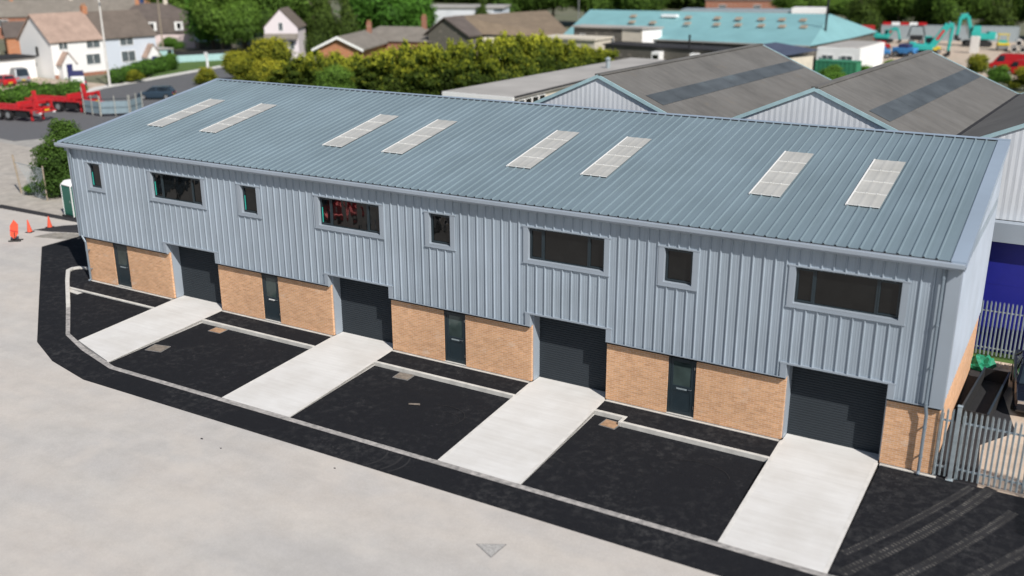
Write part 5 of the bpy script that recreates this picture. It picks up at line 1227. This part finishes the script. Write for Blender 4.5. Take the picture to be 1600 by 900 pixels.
def plume_lobes(rs, R_, H):
    out = [(0, 0, H * .36, R_ * .74, R_ * .74, H * .34)]
    for i in range(34):
        a = i * 2.4 + rs.rand(); f = .06 + .74 * rs.rand(); e = R_ * (.62 + .16 * rs.rand()) * (1 - .25 * f)
        out.append((e * math.cos(a), e * math.sin(a), H * f, R_ * (.20 + .12 * rs.rand()), R_ * (.20 + .12 * rs.rand()), H * (.035 + .04 * rs.rand())))
    for i in range(11):
        a = i * 2.4 + rs.rand(); e = R_ * .72 * rs.rand() ** .5; r_ = R_ * (.09 + .10 * rs.rand()); out.append((e * math.cos(a), e * math.sin(a), H * (.68 + .16 * rs.rand()), r_, r_, H * (.07 + .09 * rs.rand())))
    return out
def cone_lobes(rs, R_, H, n=6):
    out = []
    for i in range(n):
        f = i / (n - 1); r = R_ * (1 - .72 * f) ; z = H * (.12 + .80 * f)
        for k in range(3 if f < .7 else 1):
            a = rs.rand() * 6.28; e = r * .38 if f < .7 else 0
            out.append((e * math.cos(a), e * math.sin(a), z + rs.randn() * .05 * H, r * .66, r * .66, H * .15))
    out.append((rs.randn() * .1, 0, H * .95, R_ * .16, R_ * .16, H * .09))
    return out
CROWN = {}
def crown(kind, var):
    key = (kind, var)
    if key not in CROWN:
        rs = np.random.RandomState(hash(kind) % 97 if False else sum(map(ord, kind)) + var * 13)
        if kind == 'round': me = leaf_mesh('crown', round_lobes(rs, .5, 1., .12, 13), 10000, .024, var + 1, 'leaf_green')
        if kind == 'bright': me = leaf_mesh('crown', round_lobes(rs, .5, 1., .08, 15), 10000, .026, var + 20, 'leaf_bright')
        if kind == 'dark': me = leaf_mesh('crown', cone_lobes(rs, .38, 1., 8), 7500, .024, var + 40, 'leaf_dark')
        if kind == 'conifer': me = leaf_mesh('crown', plume_lobes(rs, .5, 1.), 12000, .025, var + 60, 'leaf_conifer', up=.4, aspect=2.0, grad=1)
        if kind == 'yellow': me = leaf_mesh('crown', round_lobes(rs, .5, 1., .05, 10), 6000, .028, var + 80, 'leaf_yellow', up=.3, aspect=2.)
        if kind == 'shrub': me = leaf_mesh('crown', round_lobes(rs, .5, 1., .02, 9), 4500, .034, var + 90, 'leaf_hedge')
        CROWN[key] = me
    return CROWN[key]
def tree(name, label, x, y, h, w, kind, var, cat='tree', group=None, z=-.3, trunk=True):
    t = thing(name, label, cat, (x, y, z), rnd.uniform(0, 6.28), group)
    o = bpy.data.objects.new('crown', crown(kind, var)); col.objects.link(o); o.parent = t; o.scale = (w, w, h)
    if trunk:
        s = MB(); r = .028 * h; s.tube((0, 0, -.1), (0, 0, h * .45), r, r * .6, 8); s.tube((0, 0, h * .45), (.05 * h, 0, h * .8), r * .6, r * .25, 6)
        for k in range(4):
            a = k * 1.6; s.tube((0, 0, h * (.25 + .08 * k)), (math.cos(a) * w * .28, math.sin(a) * w * .28, h * (.5 + .08 * k)), r * .4, r * .15, 5)
        s.build('trunk', 'bark', t)
    return t
# conifer screen: x, y, height, width
ORD = ['first', 'second', 'third', 'fourth', 'fifth', 'sixth', 'seventh', 'eighth', 'ninth', 'tenth', 'eleventh', 'twelfth', 'thirteenth', 'fourteenth', 'fifteenth', 'sixteenth', 'seventeenth', 'eighteenth', 'nineteenth', 'twentieth', 'twenty-first', 'twenty-second', 'twenty-third', 'twenty-fourth']
con = [(-41.5, 60.6, 4.6, 6.0), (-38.6, 60.2, 5.6, 6.4), (-36.0, 60.0, 6.2, 6.2), (-33.2, 60.6, 5.8, 6.0), (-30.6, 59.8, 5.7, 6.2), (-28.0, 59.9, 6.3, 6.2), (-25.6, 60.1, 7.0, 6.4), (-23.4, 61.2, 7.6, 6.2), (-21.4, 61.8, 7.3, 6.2), (-19.2, 62.6, 7.7, 6.4), (-17.2, 63.8, 8.0, 6.4),
       (-16.2, 66.8, 8.3, 6.4), (-16.0, 70.2, 8.3, 6.4), (-16.0, 73.6, 8.1, 6.4), (-16.0, 77.0, 7.6, 6.2), (-16.2, 80.8, 7.0, 6.0), (-16.8, 85.0, 6.0, 5.8), (-17.6, 89.6, 5.2, 5.6), (-18.4, 95.0, 4.6, 5.4), (-19.2, 101.0, 4.0, 5.0)]
for i, (x, y, hh, ww) in enumerate(con):
    tree('conifer_tree', f'{ORD[i]} tree from the left in the yellow-tipped conifer screen behind the roof', x, y, hh, ww, 'conifer', i % 4, 'conifer', 'yellow-tipped conifers screening the roof', trunk=True)
for (x, y, hh, ww, lb) in [(-31.4, 56.6, 4.6, 5.4, 'brighter green bushy tree in front of the conifer screen')]:
    tree('leafy_tree', lb, x, y, hh, ww, 'round', 1)
yl = [(-60.5, 64.5, 2.3, 3.2, 'low yellowish shrub nearest the road behind the roof corner'), (-59.3, 69.0, 4.2, 5.0, 'loose yellow shrub left of the tall yellow-green one'), (-55.2, 66.2, 3.8, 5.4, 'wide yellow shrub between the roadside shrub and the tall one'), (-51.6, 63.8, 4.3, 5.6, 'golden yellow shrub in front of the tall yellow-green tree'), (-49.6, 65.8, 6.4, 6.6, 'tall yellow-green tree left of the conifer screen'), (-46.6, 61.8, 4.2, 5.6, 'golden shrub right of the tall yellow-green tree'), (-43.6, 60.4, 3.6, 4.8, 'small golden shrub at the left end of the conifer screen')]
for i, (x, y, hh, ww, lb) in enumerate(yl): tree('golden_shrub', lb, x, y, hh, ww, 'yellow', i % 3, 'shrub')
big = [(-98, 101.5, 11.5, 11, 'bright', 1, 'full bright green tree between the pink mansard house and the gabled house'), (-88.5, 99.5, 9, 8.5, 'round', 2, 'lower leafy green tree touching the left of the narrow gabled house'),
       (-93, 99, 14, 11, 'round', 1, 'tall green tree left of the narrow gabled house'), (-100.5, 112, 15, 12, 'round', 2, 'tall green tree behind the pink mansard house'),
       (-87, 105, 14, 10, 'round', 0, 'green tree right behind the narrow gabled house'), (-95, 118, 17, 13, 'round', 1, 'very tall green tree in the group behind the gabled house'), (-77.0, 107, 13.5, 9.5, 'dark', 0, 'tall dark cypress-like tree right of the narrow gabled house'), (-72.8, 109, 10.5, 8.5, 'dark', 1, 'lower dark green tree leaning on the tall cypress'),
       (-82.5, 131, 15, 15, 'bright', 0, 'dense bright green maple in the middle of the tree line'), (-77.5, 133.5, 12, 12, 'bright', 2, 'right-hand half of the bright green maple pair'), (-90, 138, 17, 13, 'round', 2, 'dark green tree between cypress and maple'),
       (-70.5, 150.5, 8, 8, 'dark', 2, 'small dark tree beside the pale metal shed')]
for (x, y, hh, ww, k, v_, lb) in big: tree('leafy_tree', lb, x, y, hh, ww, k, v_)
far = [(-120, 125), (-112, 132), (-128, 118), (-106, 140), (-100, 148), (-136, 128), (-145, 138), (-118, 148)]
for i, (x, y) in enumerate(far): tree('leafy_tree', f'{ORD[i]} of the tall trees massed behind the houses at the top left', x, y, 15 + (i % 3) * 1.5, 14, 'round' if i % 3 else 'dark', i % 3, group='tall trees massed behind the houses')
mid = [(-84, 190), (-76, 192), (-68, 194), (-60, 196), (-52, 192), (-72, 205), (-62, 210), (-88, 205)]
for i, (x, y) in enumerate(mid): tree('leafy_tree', f'{ORD[i]} of the trees above the brown hall and the left of the teal roof', x, y, 14 + (i % 3), 13, 'round', i % 3, group='trees above the teal roof')
back = [(-4 + i * 6.6, 202 + (i % 3) * 4 - i * .5) for i in range(11)]
for i, (x, y) in enumerate(back): tree('leafy_tree', f'{ORD[i]} tree from the left in the dark belt behind the plant yard', x, y, 13.5 + (i % 4), 12, 'round' if i % 2 else 'dark', i % 3, group='dark tree belt behind the plant yard')
for i, (x, y) in enumerate([(-22, 240), (-14, 236), (-34, 250), (-6, 226), (-2, 214)]): tree('leafy_tree', f'{ORD[i]} of the low trees beyond the teal roof near the flue', x, y, 7, 11, 'round', i % 3, group='low trees beyond the teal roof')
# a distant wood closing the view
rs = np.random.RandomState(11); lob = []
for i in range(190):
    x = -330 + i * 2.9 + rs.randn() * 3; y = 285 + 30 * rs.rand() - .12 * (x + 50); lob.append((x, y, 4 + rs.rand() * 3, 7 + 3 * rs.rand(), 6, 6.5 + 3 * rs.rand()))
o = bpy.data.objects.new('distant_wood', leaf_mesh('distant_wood', lob, 60000, 1.2, 3, 'leaf_dark')); col.objects.link(o); o['kind'] = 'stuff'; tag(o, 'distant dark wood closing the view along the top edge', 'wood')
# hedges
def hedge(label, pts, h, wd, mat='leaf_hedge', n=4000, size=.16, seed=1, z=-.25, name='hedge'):
    rs = np.random.RandomState(seed); lob = []
    for (a, b_) in zip(pts[:-1], pts[1:]):
        L = math.hypot(b_[0] - a[0], b_[1] - a[1]); k = max(2, int(L / (wd * .5)))
        for i in range(k):
            f = (i + .5) / k; lob.append((a[0] + (b_[0] - a[0]) * f + rs.randn() * .15, a[1] + (b_[1] - a[1]) * f + rs.randn() * .15, h * (.5 + .06 * rs.randn()), wd * .55, wd * .55, h * .52 * (1 + .08 * rs.randn())))
    ox, oy = pts[0]; lob = [(l[0] - ox, l[1] - oy, *l[2:]) for l in lob]
    o = bpy.data.objects.new(name, leaf_mesh(name, lob, n, size, seed, mat, core=.85)); col.objects.link(o); o.location = (ox, oy, z); return tag(o, label, 'hedge')
hedge('clipped green hedge behind the red trailers at the left edge', [(-70, 31), (-65.5, 37), (-63.0, 42), (-62.8, 46.5)], 2.3, 2.6, n=9000, seed=2)
hedge('rounded green hedge in front of the pale blue house', [(-71.8, 58.2), (-74.2, 64.5), (-76.8, 69), (-80, 76)], 2.1, 2.4, n=6000, seed=3)
tree('golden_shrub', 'small yellow shrub in front of the hedge by the lamp post', -71.2, 61.4, 1.7, 2.8, 'yellow', 0, 'shrub')
tree('dark_shrub', 'dark purple-green shrub at the end of the garden hedge', -78.5, 74.2, 2.6, 3.0, 'shrub', 1, 'shrub')
tree('leafy_tree', 'rounded green bush in front of the pink mansard wall', -104.5, 97.5, 2.6, 5.0, 'shrub', 0)
tree('leafy_tree', 'round green tree beside the white gable at the left edge', -98.5, 66.5, 5.0, 5.2, 'bright', 1)
# overgrown strip behind warehouse
shr = [(24.5, 118, 2.2, 3.4), (28.0, 121.0, 3.4, 3.6), (31.4, 113.5, 2.7, 3.8), (34.8, 110, 3.0, 4.2), (27.4, 112, 2.0, 3.4), (37.5, 104, 3.2, 4.4), (20.5, 122.5, 1.8, 3.4)]
for i, (x, y, hh, ww) in enumerate(shr): tree('wild_shrub', f'{ORD[i]} of the scrubby bushes between the warehouse ridges and the plant yard', x, y, hh, ww, 'yellow' if i % 2 else 'shrub', i % 2, 'shrub', 'scrubby bushes beside the plant yard')
for i, (x, y, hh, ww) in enumerate([(12.5, 104, 2.6, 4.2), (15.5, 110, 2.2, 4.0), (17.5, 117, 2.4, 4.0), (14, 97, 2.4, 4.2)]): tree('wild_shrub', f'{ORD[i]} bush in the gap between the two visible warehouse roofs', x, y, hh, ww, 'shrub', i % 2, 'shrub', 'bushes in the gap beyond the warehouse')
for i, (x, y) in enumerate([(-24, 108.5), (-20.5, 104), (-15, 101.5), (-10, 101.5)]): tree('wild_shrub', f'{ORD[i]} straggly bush along the wall beyond the flat roof', x, y, 2.2, 4.4, 'yellow' if i % 2 else 'shrub', 1, 'shrub', 'straggly bushes beyond the flat roof')
# leafy shrub beside the toilet
t = thing('leafy_tree', 'bushy dark green tree beside the portable toilet at the far left corner', 'tree', (-18.4, 11.6, -.1))
rs = np.random.RandomState(9); lob = [(0, 0, 2.6, 1.3, 1.3, 1.5), (.3, .5, 4.0, 1.1, 1.1, 1.0), (-.7, -.3, 2.0, 1.0, 1., 1.), (.9, .3, 1.4, 1.2, 1.2, 1.1), (-1.3, 0, 3.1, .8, .7, .45), (-.2, -.5, 1.0, 1.2, 1.1, .9), (.9, .5, 4.6, .6, .6, .7), (1.0, .7, 3.0, .9, .9, 1.2), (.2, .2, 4.9, .5, .5, .5), (-1.0, .2, 1.0, .8, .8, .7), (1.9, .8, 1.6, .9, .9, 1.2), (1.7, 1.2, 3.4, .9, .9, 1.1)]
o = bpy.data.objects.new('crown', leaf_mesh('crown', lob, 22000, .10, 9, 'leaf_shade', core=.6)); col.objects.link(o); o.parent = t
s = MB()
for k in range(5): a = k * 1.25; s.tube((.1 * math.cos(a), .1 * math.sin(a), 0), (.8 * math.cos(a), .8 * math.sin(a), 3.4), .06, .02, 6)
s.build('trunk', 'bark', t)
tree('wild_shrub', 'low weedy shrub at the foot of the chain-link fence', -20.6, 10.9, 1.1, 1.8, 'shrub', 1, 'shrub')
